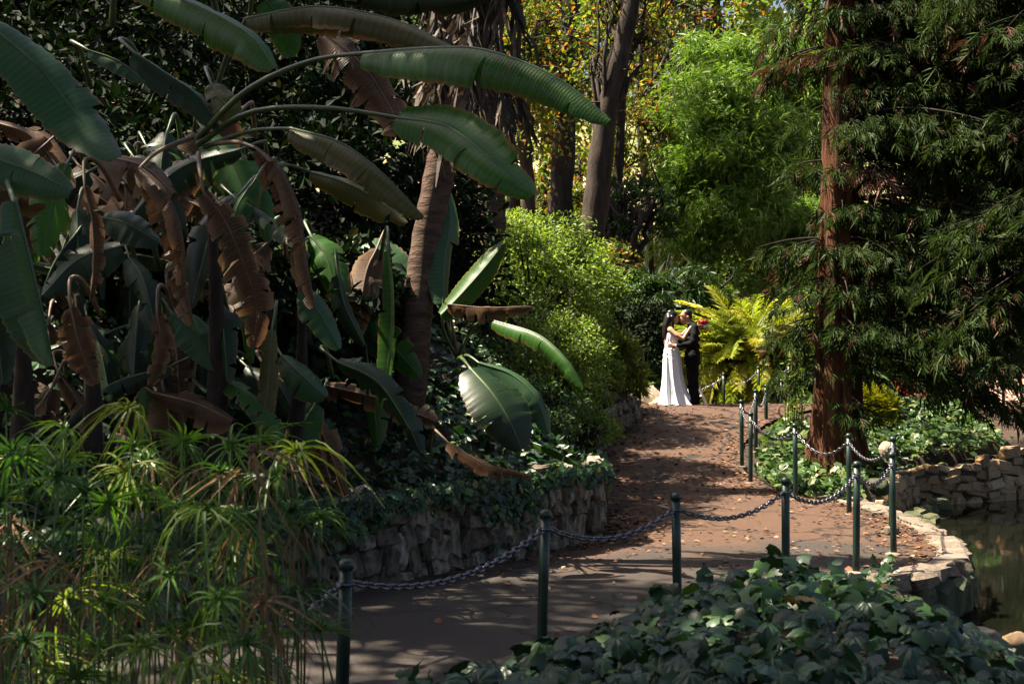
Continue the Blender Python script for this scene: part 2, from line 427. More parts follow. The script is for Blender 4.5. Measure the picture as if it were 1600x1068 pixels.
# ------------------------------------------------------------------ the lie of the land
WALL = np.array([(-7.5, 2.2), (-4.4, 7.1), (-2.7, 9.5), (-1.06, 11.8), (.93, 14.7), (.98, 17.3), (1.23, 21), (2.2, 24.4), (2.25, 26.5), (1.6, 30), (-.5, 36), (-8, 46)], float)
RIGHT = np.array([(-3.2, 2.2), (-.79, 6.5), (3.45, 12.5), (4.2, 14.0), (4.45, 15.5), (4.3, 17.4), (3.55, 18.8), (3.33, 20.6), (3.7, 22.4), (4.5, 24.2), (6.2, 25.6), (9, 26.5)], float)
FRONT = np.array([(-3.5, 1.7), (-.79, 6.5), (3.65, 13.6), (4.6, 15.3)], float)
POND = np.array([(3.3, 12.2), (3.75, 12.8), (4.25, 13.95), (4.5, 15.3), (4.55, 16.8), (4.4, 17.9), (4.9, 19.6), (6.0, 22.9), (9.5, 25.0), (15, 26), (15, 4), (7, 3.6), (4.0, 5.0), (3.0, 6.7), (2.8, 8), (2.78, 9.5), (2.95, 11)], float)

def poly_dist(X, Y, pl, closed=False):
    """distance to a polyline and sign (+ on the left of its direction)"""
    best = np.full(X.shape, 1e9); sg = np.ones(X.shape); tt = np.zeros(X.shape)
    n = len(pl)
    for i in range(n if closed else n-1):
        a = pl[i]; b_ = pl[(i+1) % n]; dx, dy = b_-a; L2 = dx*dx+dy*dy
        t = np.clip(((X-a[0])*dx+(Y-a[1])*dy)/L2, 0, 1)
        ex = X-a[0]-t*dx; ey = Y-a[1]-t*dy; dd = np.hypot(ex, ey)
        s = np.sign(dx*(Y-a[1])-dy*(X-a[0])); m_ = dd < best-1e-9
        best = np.where(m_, dd, best); sg = np.where(m_, s, sg); tt = np.where(m_, i+t, tt)
    return best, sg, tt
def inside(X, Y, pg):
    c_ = np.zeros(X.shape, bool); n = len(pg); j = n-1
    for i in range(n):
        xi, yi = pg[i]; xj, yj = pg[j]
        c_ ^= ((yi > Y) != (yj > Y)) & (X < (xj-xi)*(Y-yi)/(yj-yi+1e-12)+xi); j = i
    return c_
def zpath(Y):
    Y = np.asarray(Y, float)
    return np.interp(Y, [0, 16, 17.5, 19.5, 20.5, 22, 25.2, 25.8, 28, 60], [0, 0, .04, .16, .30, .54, 1.05, 1.06, .66, .66])
def walltop(tt, Y):
    return zpath(Y)+np.interp(tt, [0, 2, 3, 4, 5, 6, 7, 8, 11], [.72, .72, .72, .80, .75, .48, .38, .25, .1])
def hnoise(X, Y, s=1.0):
    return (np.sin(X*1.3*s+.7)*np.cos(Y*1.1*s-.4)+.5*np.sin(X*2.9*s+Y*2.3*s)+.3*np.cos(X*5.1*s-Y*4.3*s))/1.8
def height(X, Y):
    X = np.asarray(X, float); Y = np.asarray(Y, float)
    z = zpath(Y).copy()
    # right of the upper path the ground drops a little
    d, s, t = poly_dist(X, Y, RIGHT)
    out = np.where((s < 0) & (t > 5.2), d, 0)
    z -= np.clip(out*.55, 0, .42)*sstep(18, 20, Y)*(1-sstep(26, 30, Y))
    # camera-side ivy mound
    d, s, t = poly_dist(X, Y, FRONT); front = s < 0
    pd, _, _ = poly_dist(X, Y, POND, True); ins = inside(X, Y, POND)
    near = np.where(front & (Y < 14), sstep(.45, 1.55, d), 0)
    shore = np.where(ins, 0, sstep(.05, 1.3, pd))
    z += .71*near*shore*sstep(-2.2, -.5, X)*(1-.8*sstep(1.4, 2.6, X-.12*np.clip(Y-7, 0, 6)))+.12*near*hnoise(X, Y, 1.6)*shore
    # planted bank behind the wall
    d, s, t = poly_dist(X, Y, WALL); bank = s > 0
    sd = np.maximum(d-.22, 0)
    zb = walltop(t, Y)-.06+np.minimum(sd, 3)*.85+np.clip(sd-3, 0, 12)*.4
    zb += .12*hnoise(X, Y)*np.minimum(sd, 1)
    z = np.where(bank & (d > .16), zb, z)
    # slope beyond
    z += np.clip(Y-33, 0, 60)*.30+.5*hnoise(X, Y, .35)*sstep(34, 42, Y)
    z += np.where(~bank, .05*np.clip(X-7, 0, 20)*sstep(26, 30, Y), 0)
    z = np.where(ins, z+(-1.1-z)*sstep(0.02, .35, pd), z)
    return z
def hz(x, y): return float(height(np.array([x]), np.array([y]))[0])

def grid_mesh(xs, ys, zf):
    X, Y = np.meshgrid(xs, ys); Z = zf(X, Y); ny, nx = X.shape
    V = np.stack([X, Y, Z], -1).reshape(-1, 3)
    i, j = np.meshgrid(np.arange(ny-1), np.arange(nx-1), indexing='ij')
    return V, np.stack([i*nx+j, i*nx+j+1, (i+1)*nx+j+1, (i+1)*nx+j], -1).reshape(-1, 4)
xs = np.concatenate([np.linspace(-60, -9, 26)[:-1], np.arange(-9, 10, .16), np.linspace(10, 60, 30)])
ys = np.concatenate([np.linspace(-12, 1.5, 12)[:-1], np.arange(1.5, 32, .16), np.linspace(32, 46, 40)])
V, Fq = grid_mesh(xs, ys, lambda X, Y: height(X, Y)-.03)
tag(mk('ground', mesh_np('ground', V, Fq, True), M['soil']), kind='structure')
V, Fq = grid_mesh(np.linspace(-160, 160, 90), np.linspace(44.5, 190, 60), lambda X, Y: height(X, np.minimum(Y, 95))-.25+1.2*hnoise(X, Y, .12))
tag(mk('hillside', mesh_np('hillside', V, Fq, True), M['dry_grass']), kind='structure')

SECT = [((-5.6, 5.4), (-3.0, 2.6)), ((-4.2, 7.4), (-1.9, 4.5)), ((-2.65, 9.6), (-.85, 6.35)), ((-1.0, 11.9), (.2, 8.2)), ((.2, 13.7), (1.2, 9.4)), ((.9, 14.8), (2.3, 10.7)),
        ((.93, 15.2), (3.45, 12.45)), ((.95, 15.8), (4.2, 14.0)), ((.97, 16.6), (4.45, 15.6)), ((1.0, 17.5), (4.28, 17.4)), ((1.1, 19.3), (3.55, 18.8)), ((1.25, 21), (3.33, 20.6)),
        ((1.7, 23), (3.7, 22.4)), ((2.2, 24.5), (4.6, 24.2)), ((2.2, 25.5), (6.2, 25.5)), ((2.2, 26.4), (8.5, 26.3)), ((2.0, 27.2), (8.5, 27.3)), ((1.2, 29.2), (8.5, 29.0))]
Ls = spline([(a[0], a[1], 0) for a, _ in SECT], 130); Rs = spline([(b_[0], b_[1], 0) for _, b_ in SECT], 130)
tt = np.linspace(0, 1, 22)[None, :, None]
G = Ls[:, None]*(1-tt)+Rs[:, None]*tt
G[..., 2] = zpath(G[..., 1])+.012+.006*hnoise(G[..., 0], G[..., 1], 2)
ni, nj = G.shape[:2]; i, j = np.meshgrid(np.arange(ni-1), np.arange(nj-1), indexing='ij')
path_me = mesh_np('path', G.reshape(-1, 3), np.stack([i*nj+j, i*nj+j+1, (i+1)*nj+j+1, (i+1)*nj+j], -1).reshape(-1, 4), True)
tag(mk('path', path_me, M['asphalt']), kind='structure')
V, Fq = grid_mesh(np.linspace(3.0, 16, 4), np.linspace(3.5, 27, 4), lambda X, Y: X*0-.45)
tag(mk('water', mesh_np('water', V, Fq), M['water']), kind='structure')
# a pale leaf-strewn walk across the pond
V, Fq = grid_mesh(np.linspace(7.2, 16, 30), np.linspace(27.2, 34.5, 24), lambda X, Y: height(X, Y)+.02)
tag(mk('far_walk', mesh_np('far_walk', V, Fq, True), M['pink_earth']), kind='structure')

# ------------------------------------------------------------------ stone walls
def stone_mesh(seed):
    bm = bmesh.new(); bmesh.ops.create_cube(bm, size=1.0)
    bmesh.ops.bevel(bm, geom=bm.edges[:]+bm.verts[:], offset=.16, segments=1, affect='EDGES')
    r = random.Random(seed)
    for v in bm.verts:
        v.co += Vector((r.uniform(-.12, .12), r.uniform(-.12, .12), r.uniform(-.12, .12)))
    bmesh.ops.triangulate(bm, faces=bm.faces[:])
    me = bpy.data.meshes.new('stone'); bm.to_mesh(me); bm.free(); return me
STONES = {}
def stones_for(mat):
    if mat not in STONES:
        STONES[mat] = []
        for k in range(8):
            me = stone_mesh(k+3); me.materials.append(M[mat]); STONES[mat].append(me)
    return STONES[mat]
def place_stone(parent, c, size, rz, mat, tilt=.12, name='stone'):
    o = bpy.data.objects.new(name, random.choice(stones_for(mat))); COL.objects.link(o)
    o.parent = parent; o.location = Vector(c)-parent.location
    o.scale = size; o.rotation_euler = (random.uniform(-tilt, tilt), random.uniform(-tilt, tilt), rz+random.uniform(-.08, .08))
    return o
def rubble_wall(name, label, pts, hf, zf, thick, mat, sw=(.13, .30), sh=(.12, .2), cat='wall', rough=.24):
    root = empty(name, (pts[0][0], pts[0][1], zf(*pts[0])), label, cat)
    core = MB()
    for (x0, y0), (x1, y1) in zip(pts[:-1], pts[1:]):
        L = math.hypot(x1-x0, y1-y0); ux, uy = (x1-x0)/L, (y1-y0)/L; nx, ny = -uy, ux     # n points behind the wall
        ang = math.atan2(uy, ux)
        for k in range(max(1, int(L/.4))):
            m_ = max(1, int(L/.4)); a0 = L*k/m_; a1 = L*(k+1)/m_; am = (a0+a1)/2
            h_ = hf(x0+ux*am, y0+uy*am); zb = zf(x0+ux*am, y0+uy*am)
            core.box((x0+ux*am+nx*(thick/2+.05), y0+uy*am+ny*(thick/2+.05), zb+h_/2-.13), (a1-a0+.002, thick-.02, h_+.14), Matrix.Rotation(ang, 3, 'Z'))
        z = 0.0
        hmax = max(hf(x0, y0), hf(x1, y1))
        while z < hmax-.03:
            rh = random.uniform(*sh); a = -random.uniform(0, .1)
            while a < L:
                sw_ = random.uniform(*sw)
                am = a+sw_/2; X_ = x0+ux*am; Y_ = y0+uy*am
                zz = zf(X_, Y_); hh = hf(X_, Y_)
                if z+rh*.4 < hh and am < L+.03:
                    q = random.uniform(.8, 1.12)
                    dep = random.uniform(.12, .2)
                    pr = random.uniform(-.025, .05)
                    place_stone(root, (X_+nx*(.08-pr), Y_+ny*(.08-pr), zz+z+rh/2+random.uniform(-.045, .045)), (sw_*random.uniform(.8, 1.12), dep, rh*q*random.uniform(.8, 1.45)), ang, mat, rough)
                a += sw_
            z += rh
    core.build('mortar', M['mortar'], root)
    return root
def wh(i0, i1, ov=0):
    return lambda x, y: float(walltop(poly_dist(np.array([x]), np.array([y]), WALL)[2], np.array([y]))[0]-zpath(y))
zf = lambda x, y: float(zpath(y))-.02
rubble_wall('stone_wall', 'rough rubble retaining wall below the ivy bank, at the dark bend of the path', [(-3.2, 8.8), (-1.06, 11.8), (.93, 14.7), (.98, 16.6)], wh(0, 0), zf, .22, 'wall_stone', (.10, .26), (.10, .22))
rubble_wall('stone_wall', 'low rubble wall under the bright bush, beside the upper path near the couple', [(1.05, 18.5), (1.23, 21), (2.2, 24.4)], wh(0, 0), zf, .22, 'wall_stone', (.16, .3), (.12, .2))
FW = [(5.35, 20.3), (6.35, 22.4), (7.8, 23.3), (9.6, 24.4), (11.6, 25.0)]
rubble_wall('stone_wall', 'sunlit tan stone wall along the far side of the pond', FW, lambda x, y: .70+.28*sstep(7, 9.5, x), lambda x, y: -.52, .3, 'pond_stone', (.22, .5), (.11, .2))
# stones of the far shore standing in the water
sub = empty('shore_stones', (5.2, 21, -.6), 'mossy green stones half sunk in the pond below the tan wall', 'stones')
for k in range(34):
    a = random.random(); x = 4.75+1.6*a+random.uniform(0, .55); y = 18.9+3.9*a+random.uniform(-.3, .1)
    place_stone(sub, (x, y, -.48+random.uniform(-.06, .06)), (random.uniform(.2, .42), random.uniform(.2, .4), random.uniform(.16, .34)), random.uniform(0, 3), 'wet_stone', .3)
# kerb round the pond corner
KERB = spline([(3.05, 12.0, 0), (3.45, 12.35, 0), (3.95, 13.0, 0), (4.3, 13.9, 0), (4.5, 15.2, 0), (4.52, 16.6, 0), (4.38, 17.7, 0), (4.1, 18.3, 0)], 44)
kb = empty('stone_kerb', (4.3, 14.5, 0), 'pale flat-stone kerb curving round the pond corner of the path', 'kerb')
s_ = 0; L = np.concatenate([[0], np.cumsum(np.linalg.norm(np.diff(KERB, axis=0), axis=1))])
while s_ < L[-1]-.1:
    w_ = random.uniform(.22, .42)
    c_ = np.array([np.interp(s_+w_/2, L, KERB[:, q]) for q in range(3)]); e_ = np.array([np.interp(min(s_+w_/2+.1, L[-1]), L, KERB[:, q]) for q in range(3)])
    an = math.atan2(e_[1]-c_[1], e_[0]-c_[0])
    place_stone(kb, (c_[0], c_[1], zpath(c_[1])-.02), (w_*1.05, random.uniform(.24, .34), .15), an, 'kerb_stone', .05)
    nx, ny = math.sin(an), -math.cos(an)
    place_stone(kb, (c_[0]+nx*.06, c_[1]+ny*.06, zpath(c_[1])-.26), (w_*1.0, .3, .34), an, 'wet_stone', .08)
    s_ += w_
# separate boulders
def boulder(c, size, mat, label, seed, sub_=3):
    bm = bmesh.new(); bmesh.ops.create_icosphere(bm, subdivisions=sub_, radius=1.0)
    r = random.Random(seed); ph = [r.uniform(0, 6) for _ in range(6)]
    pl = [(Vector((r.uniform(-1, 1), r.uniform(-1, 1), r.uniform(-.3, 1))).normalized(), r.uniform(.62, .85)) for _ in range(9)]
    for v in bm.verts:
        n_ = v.co.normalized()
        for pn, pd_ in pl:
            dd = v.co.dot(pn)
            if dd > pd_: v.co -= pn*(dd-pd_)*.85
        v.co *= 1+.05*math.sin(n_.x*5+ph[0])*math.cos(n_.y*6+ph[1])+.03*math.sin(n_.z*11+ph[2]+n_.x*9)
        v.co = Vector((v.co.x*size[0], v.co.y*size[1], v.co.z*size[2]))
    me = bpy.data.meshes.new('boulder'); bm.to_mesh(me); bm.free()
    for p in me.polygons: p.use_smooth = True
    o = mk('boulder', me, M[mat]); o.location = c; o.rotation_euler = (0, 0, r.uniform(-.3, .3))
    return tag(o, label, 'rock')
boulder(P(1003, 630, 26.2), (.42, .35, .36), 'boulder', 'sandy boulder at the path edge left of the white dress', 2)
boulder(P(1030, 634, 25.9), (.22, .22, .17), 'boulder', 'small sandy rock against the hem of the white dress', 9)
boulder(P(1535, 988, 9.6)+Vector((0, 0, -.02)), (.12, .11, .07), 'kerb_stone', 'pale rounded rock at the near pond edge', 4)
boulder(P(1487, 978, 9.9), (.07, .07, .06), 'kerb_stone', 'small buff rock beside the pale rounded rock', 5)
boulder(P(1590, 1000, 9.3), (.12, .12, .06), 'pond_stone', 'orange-tan flat rock at the right frame edge by the pond', 6)
boulder(P(1385, 700, 20.4), (.13, .13, .13), 'boulder', 'round pinkish rock behind the rearmost corner chain post', 7)
boulder(P(1375, 760, 18.9), (.16, .14, .13), 'wet_stone', 'grey rock at the water edge under the chain corner', 8)
boulder(P(700, 907, 12.0), (.045, .04, .03), 'kerb_stone', 'white pebble at the foot of the rubble wall', 11, 2)
boulder(P(752, 902, 12.3), (.035, .035, .03), 'pond_stone', 'tan pebble on the asphalt beside the rubble wall', 12, 2)

# ------------------------------------------------------------------ posts and chains
post_me = {}
def build_post(kind):
    R = .031
    mb = MB(); mb.tube([(0, 0, -.15), (0, 0, .2), (0, 0, .6), (0, 0, .955)], [R, R, R, R], 14)
    sh = mesh_np('shaft', np.concatenate(mb.V), [np.concatenate(mb.T), np.concatenate(mb.Q)], True)
    mb = MB(); mb.tube([(0, 0, .95), (0, 0, .952), (0, 0, .975), (0, 0, .99), (0, 0, .998), (0, 0, 1.0)], [.030, .0365, .0365, .031, .018, .002], 14)
    cp = mesh_np('cap', np.concatenate(mb.V), [np.concatenate(mb.T), np.concatenate(mb.Q)], True)
    mb = MB(); mb.tube([(0, 0, -.02), (0, 0, .03), (0, 0, .042)], [.085, .08, .04], 10)
    ft = mesh_np('footing', np.concatenate(mb.V), [np.concatenate(mb.T), np.concatenate(mb.Q)], False)
    mb = MB(); a = np.linspace(0, 2*PI, 13); mb.tube([(math.cos(t)*.042, math.sin(t)*.042, .885) for t in a], .006, 6, False)
    ry = mesh_np('chain_ring', np.concatenate(mb.V), [np.concatenate(mb.Q)], True)
    for me, mt in ((sh, 'post_green'), (cp, 'post_green'), (ft, 'kerb_stone'), (ry, 'chain_steel')): me.materials.append(M[mt])
    return [('shaft', sh), ('cap', cp), ('footing', ft), ('chain_ring', ry)]
POSTPARTS = build_post(0)
def post(x, y, z, label, group, h=1.0, lean=(0, 0)):
    o = empty('chain_post', (x, y, z), label, 'post', group)
    o.rotation_euler = (lean[1]+random.uniform(-.015, .015), lean[0]+random.uniform(-.012, .012), random.uniform(0, 6))
    for nm, me in POSTPARTS:
        c_ = bpy.data.objects.new(nm, me); COL.objects.link(c_); c_.parent = o
        if nm != 'footing': c_.scale = (1, 1, h)
    q = Euler_pt(o, .885*h)
    return q
def Euler_pt(o, z):
    return o.location+o.rotation_euler.to_matrix() @ Vector((0, 0, z))
# one chain link
def link_mesh(L=.074, W=.044, r=.0075, n=12, seg=6):
    pts = []
    for k in range(n):
        a = 2*PI*k/n
        x = math.cos(a); y = math.sin(a)
        pts.append(((L/2-W/2)*(1 if x > 0.01 else -1 if x < -.01 else 0)+x*(W/2-r), y*(W/2-r), 0))
    V = []; m_ = len(pts)
    for k in range(m_):
        p = np.array(pts[k]); t = np.array(pts[(k+1) % m_])-np.array(pts[k-1]); t /= np.linalg.norm(t)
        s = np.cross(t, [0, 0, 1.0])
        for q in range(seg):
            b_ = 2*PI*q/seg; V.append(p+r*(math.cos(b_)*s+math.sin(b_)*np.array([0, 0, 1.0])))
    i, j = np.meshgrid(np.arange(m_), np.arange(seg), indexing='ij')
    Fq_ = np.stack([i*seg+j, i*seg+(j+1) % seg, ((i+1) % m_)*seg+(j+1) % seg, ((i+1) % m_)*seg+j], -1).reshape(-1, 4)
    return np.array(V), Fq_
LV, LF = link_mesh(); LINK = mesh_np('link', LV, LF, True); LINK.materials.append(M['chain_steel'])
LV2, LF2 = link_mesh(n=8, seg=4)
def chain(a, b_, sag, label, group, single=True):
    a = Vector(a); b_ = Vector(b_)
    hd = (b_-a); hd.z = 0; u = hd.normalized(); side = Vector((-u.y, u.x, 0))
    a = a+u*.036; b_ = b_-u*.036
    n = 80; pts = [a.lerp(b_, t/n)+Vector((0, 0, -sag*4*(t/n)*(1-t/n))) for t in range(n+1)]
    cum = [0]
    for p, q in zip(pts[:-1], pts[1:]): cum.append(cum[-1]+(q-p).length)
    num = max(3, round(cum[-1]/.0555)); pitch = cum[-1]/num
    root = empty('chain', a, label, 'chain', group)
    Vs = []; Fs = []
    for k in range(num):
        s = (k+.5)*pitch; j = min(max(np.searchsorted(cum, s)-1, 0), n-1)
        f = (s-cum[j])/(cum[j+1]-cum[j]); p = pts[j].lerp(pts[j+1], f); t = (pts[j+1]-pts[j]).normalized()
        up = t.cross(side).normalized()
        ca = math.radians(45 if k % 2 else -45)
        s2 = side*math.cos(ca)+up*math.sin(ca); n2 = t.cross(s2)
        R = Matrix((t, s2, n2)).transposed()
        if single:
            o = bpy.data.objects.new('link', LINK); COL.objects.link(o); o.parent = root
            o.matrix_local = Matrix.Translation(p-root.location) @ R.to_4x4()
        else:
            Vs.append(np.array(LV2) @ np.array(R).T+np.array(p)); Fs.append(LF2+k*len(LV2))
    if not single:
        o = mk('links', mesh_np('links', np.concatenate(Vs), np.concatenate(Fs), True), M['chain_steel'], root); o['kind'] = 'stuff'
    return root
GF = 'chain posts along the near side of the path'
front = [(-1.28, 5.55, 0, 0, 'chain post hidden among the sedge'),
         (-.79, 6.5, -.02, .05, 'dark chain post beside the sedge, nearest the camera'),
         (.17, 8.4, 0, .035, 'green chain post standing in front of the rubble wall'),
         (1.11, 9.5, 0, .02, 'dark chain post in front of the middle of the leafy path'),
         (2.06, 10.7, 0, .012, 'dark chain post rising behind the ivy mound, second right of the path middle'),
         (3.0, 12.4, 0, .012, 'green chain post behind the crest of the ivy, left of the corner post'),
         (3.65, 13.6, 0, 0, 'green corner chain post standing inside the pale stone kerb')]
tops = []
for (x, y, z, ln, lb) in front: tops.append(post(x, y, z, lb, GF, 1.0, (ln, 0)))
cl = ['short chain end running into the sedge at lower left', 'heavy chain drooping in front of the rubble wall, left span', 'heavy chain between the green wall post and the path-middle post',
      'heavy chain crossing the red-brown path right of the middle post', 'heavy chain drooping above the ivy crest', 'short chain up to the corner post by the kerb']
for k in range(6): chain(tops[k], tops[k+1], [.12, .13, .12, .12, .15, .14][k], cl[k], 'chains along the near side of the path', k > 0 or True)
GB = 'chain posts along the pond side of the path'
back = [(P(1393, 0, 15.2).x, 15.2, 0.06, 'dark chain post just behind the corner post'),
        (4.03, 17.0, .0, 'green chain post right in front of the redwood trunk base'),
        (3.61, 18.1, .07, 'green chain post left of the redwood, above the lit ivy patch'),
        (3.27, 19.5, .16, 'black-green chain post at the right edge of the red-brown path, nearer of the close pair'),
        (3.33, 20.6, .30, 'green chain post right behind its close neighbour at the path edge'),
        (3.77, 22.0, .42, 'green chain post just beyond the close pair, where the rail turns right'),
        (4.29, 24.0, .46, 'shaded chain post among the green canes, left one'),
        (4.89, 25.8, .52, 'shaded chain post among the green canes, right one')]
bt = [post(x, y, z, lb, GB) for (x, y, z, lb) in back]
bl = ['chain drooping beside the redwood base down to the corner', 'chain drooping in front of the redwood trunk', 'chain drooping over the lit ivy left of the redwood', 'steep short chain between the close pair of posts',
      'short chain rising beyond the close pair of posts', 'deeply drooping chain left of the canes', 'drooping chain running into the canes']
chain(tops[-1], bt[0], .02, 'short chain linking the corner post to the post behind it', 'chains along the pond side of the path', False)
for k in range(7): chain(bt[k], bt[k+1], [.17, .2, .16, .1, .16, .2, .2][k], bl[k], 'chains along the pond side of the path', False)
GQ = 'chain posts behind the couple'
farp = [(1022, 596, 28.6, 'small chain post low at the left behind the white dress'), (1131, 582, 28.4, 'bright green chain post right of the black suit, before the yellow palm'),
        (1185, 572, 28.2, 'pale sunlit chain post before the yellow palm'), (1232, 567, 28.0, 'slim pale chain post at the right end of the far rail'), (1262, 560, 31, 'thin pale chain post beyond the far rail among foliage')]
ft_ = []
for (px, py, d, lb) in farp:
    t = P(px, py, d); ft_.append(post(t.x, t.y, t.z-1.0, lb, GQ))
fl = ['chain passing behind the couple', 'pale chain drooping between the bright green post and the pale post', 'pale chain drooping before the palm, right span', 'thin chain going back from the far rail']
for k in range(4): chain(ft_[k], ft_[k+1], [.2, .17, .17, .2][k], fl[k], 'chains behind the couple', False)
GP = 'chain posts across the pond'
pp = []
for (px, py, d, lb) in [(1395, 600, 30, 'thin dark chain post across the pond beside the yellow broom'), (1428, 605, 30, 'thin dark chain post across the pond above the ivy'), (1462, 607, 30, 'thin green chain post on the pink walk across the pond'), (1568, 640, 27.6, 'dark chain post on the pink walk at the right, under the conifer')]:
    t = P(px, py, d); pp.append(post(t.x, t.y, hz(t.x, t.y), lb, GP))
for k in range(3): chain(pp[k], pp[k+1], .18, ['chain across the pond beside the broom', 'chain across the pond above the ivy', 'long chain on the pink walk across the pond'][k], 'chains across the pond', False)
# white folding stand behind the couple
ws = empty('folding_stand', P(1090, 640, 27.2), 'white metal folding stand partly hidden behind the black suit', 'stand')
for (a, b_) in [((1086, 592, 27.2), (1108, 640, 27.2)), ((1086, 592, 27.5), (1108, 640, 27.7)), ((1079, 575, 27.2), (1073, 645, 27.1)), ((1079, 575, 27.5), (1073, 645, 27.7))]:
    mb = MB(); mb.tube([P(*a), P(*b_)], .022, 8); mb.build('leg', M['white_frame'], ws)
mb = MB(); mb.tube([P(1074, 622, 27.2), P(1098, 618, 27.2)], .016, 8); mb.build('crossbar', M['white_frame'], ws)
mb = MB(); mb.tube([P(1079, 576, 27.2), P(1086, 593, 27.2)], .018, 8); mb.build('hinge_bar', M['white_frame'], ws)

# ------------------------------------------------------------------ giant bird-of-paradise plants
def paddle_leaf(parent, ctrl, W, up, foldL, foldR, mat, pet=None, tears=(), ripple=.005, curl=.35, seed=0, n=26, nv=5, base_pow=.5, shred=0, sag=0.0):
    """ctrl: points of the midrib; W half width in metres; folds in degrees, positive = hanging away from `up`"""
    r = random.Random(seed)
    C = spline(ctrl, n); T = unit(np.gradient(C, axis=0)); up = np.array(up, float)
    B = unit(np.cross(T, up)); Nn = unit(np.cross(B, T))
    u = np.linspace(0, 1, n)
    wprof = W*np.clip(np.sin(PI*np.clip(u*(1-.06)+.045, 0, 1)**.9), 0, 1)**base_pow
    V = []; UV = []; idx = {}; Q = []
    ph = r.uniform(0, 6)
    tset = {}
    for (tu, sd, dep) in tears: tset[(int(tu*(n-1)), sd)] = dep
    for sd in (-1, 1):
        for _ in range(shred): tset[(int(r.uniform(.1, .93)*(n-1)), sd)] = r.uniform(.02, .55)
    for sgn, fold in ((-1, foldL), (1, foldR)):
        cuts = sorted(i for (i, sd) in tset if sd == sgn); segid = [sum(1 for c_ in cuts if i > c_) for i in range(n)]
        ex = [r.uniform(-.3, .3)*(2.2 if mat == 'paddle_dead' else 1) for _ in range(len(cuts)+1)] if cuts else [0.0]
        wf = [r.uniform(.72, 1.08) if shred else 1.0 for _ in range(len(cuts)+1)]; sg_ = [r.uniform(0, 1) for _ in range(len(cuts)+1)]
        rows = []
        for i in range(n):
            p = C[i].copy(); row = [p]
            edgej = 1+.04*math.sin(i*2.3+ph*sgn)+r.uniform(-.025, .025)
            for k in range(1, nv+1):
                v = k/nv; dv = wprof[i]*edgej*wf[segid[i]]/nv
                a = math.radians(fold)+curl*(v-.5)*(1 if fold >= 0 else -1)+ex[segid[i]]*v
                p = p+sgn*B[i]*math.cos(a)*dv-Nn[i]*math.sin(a)*dv
                row.append(p-np.array([0, 0, 1.0])*sag*wprof[i]*sg_[segid[i]]*v*v+Nn[i]*ripple*v*math.sin(i*.63+ph+sgn+1.7*math.sin(i*.21)))
            rows.append(row)
        for i in cuts:
            dep = tset[(i, sgn)]
            if i+1 >= n: continue
            for k in range(nv+1):
                f = max(0.0, (k/nv-dep)/(1-dep+1e-6)); mm = (rows[i][k]+rows[i+1][k])/2
                if k/nv >= dep:
                    f = f**.8; rows[i][k] = mm+(rows[i][k]-mm)*(.04+f); rows[i+1][k] = mm+(rows[i+1][k]-mm)*(.04+f)
        for i in range(n):
            for k in range(nv+1):
                idx[(sgn, i, k)] = len(V); V.append(rows[i][k]); UV.append((u[i], k/nv))
        for i in range(n-1):
            dep = tset.get((i, sgn), 1.0)
            for k in range(nv):
                if k/nv >= dep: continue
                a, b_, c_, d_ = idx[(sgn, i, k)], idx[(sgn, i, k+1)], idx[(sgn, i+1, k+1)], idx[(sgn, i+1, k)]
                Q.append((a, b_, c_, d_) if sgn > 0 else (a, d_, c_, b_))
    V = np.array(V)
    o = mk('leaf', mesh_np('leaf', V, np.array(Q), True, UV), M[mat], parent)
    mb = MB(); dead = mat in ('paddle_dead',)
    rad = np.linspace(.013, .003, n)*max(.6, min(1.3, W/.2))
    pts = C-Nn*rad[:, None]*.4
    if pet is None:          # a stalk from the thick of the plant
        c0 = Vector(ctrl[0]); t0 = (Vector(ctrl[1])-c0).normalized(); m0 = c0-t0*.16+Vector((0, .12, .03))
        g0 = m0+Vector((r.uniform(-.15, .15), .45, -.22)); pet = [g0, g0.lerp(m0, .6)+Vector((0, .02, .08)), m0]
    if pet is not None:
        pc = spline(list(pet)+[ctrl[0]], 12)
        pts = np.concatenate([pc[:-1], pts]); rad = np.concatenate([np.linspace(.024, .013, 11)*(1 if len(pet) > 1 and W > .2 else .8), rad])
    mb.tube(pts, rad, 7)
    mb.build('midrib', M['petiole_dry' if dead else 'petiole'], o, True)
    return o
def PL(l): return [P(*q) for q in l]
def px(w_, d): return w_*d/F

root_main = P(330, 700, 10.6); root_main.z = hz(root_main.x, root_main.y)
bop1 = empty('bird_of_paradise', root_main, 'huge bird-of-paradise plant whose long folded leaves arch over the upper left', 'plant', 'bird-of-paradise plants on the bank')
root_l = P(30, 690, 9.6); root_l.z = hz(root_l.x, root_l.y)
bop2 = empty('bird_of_paradise', root_l, 'bird-of-paradise plant at the left frame edge with broad grey-green leaf', 'plant', 'bird-of-paradise plants on the bank')
root_r = P(720, 560, 13.4); root_r.z = hz(root_r.x, root_r.y)
bop3 = empty('bird_of_paradise', root_r, 'smaller bird-of-paradise plant beside the leaning palm trunk', 'plant', 'bird-of-paradise plants on the bank')
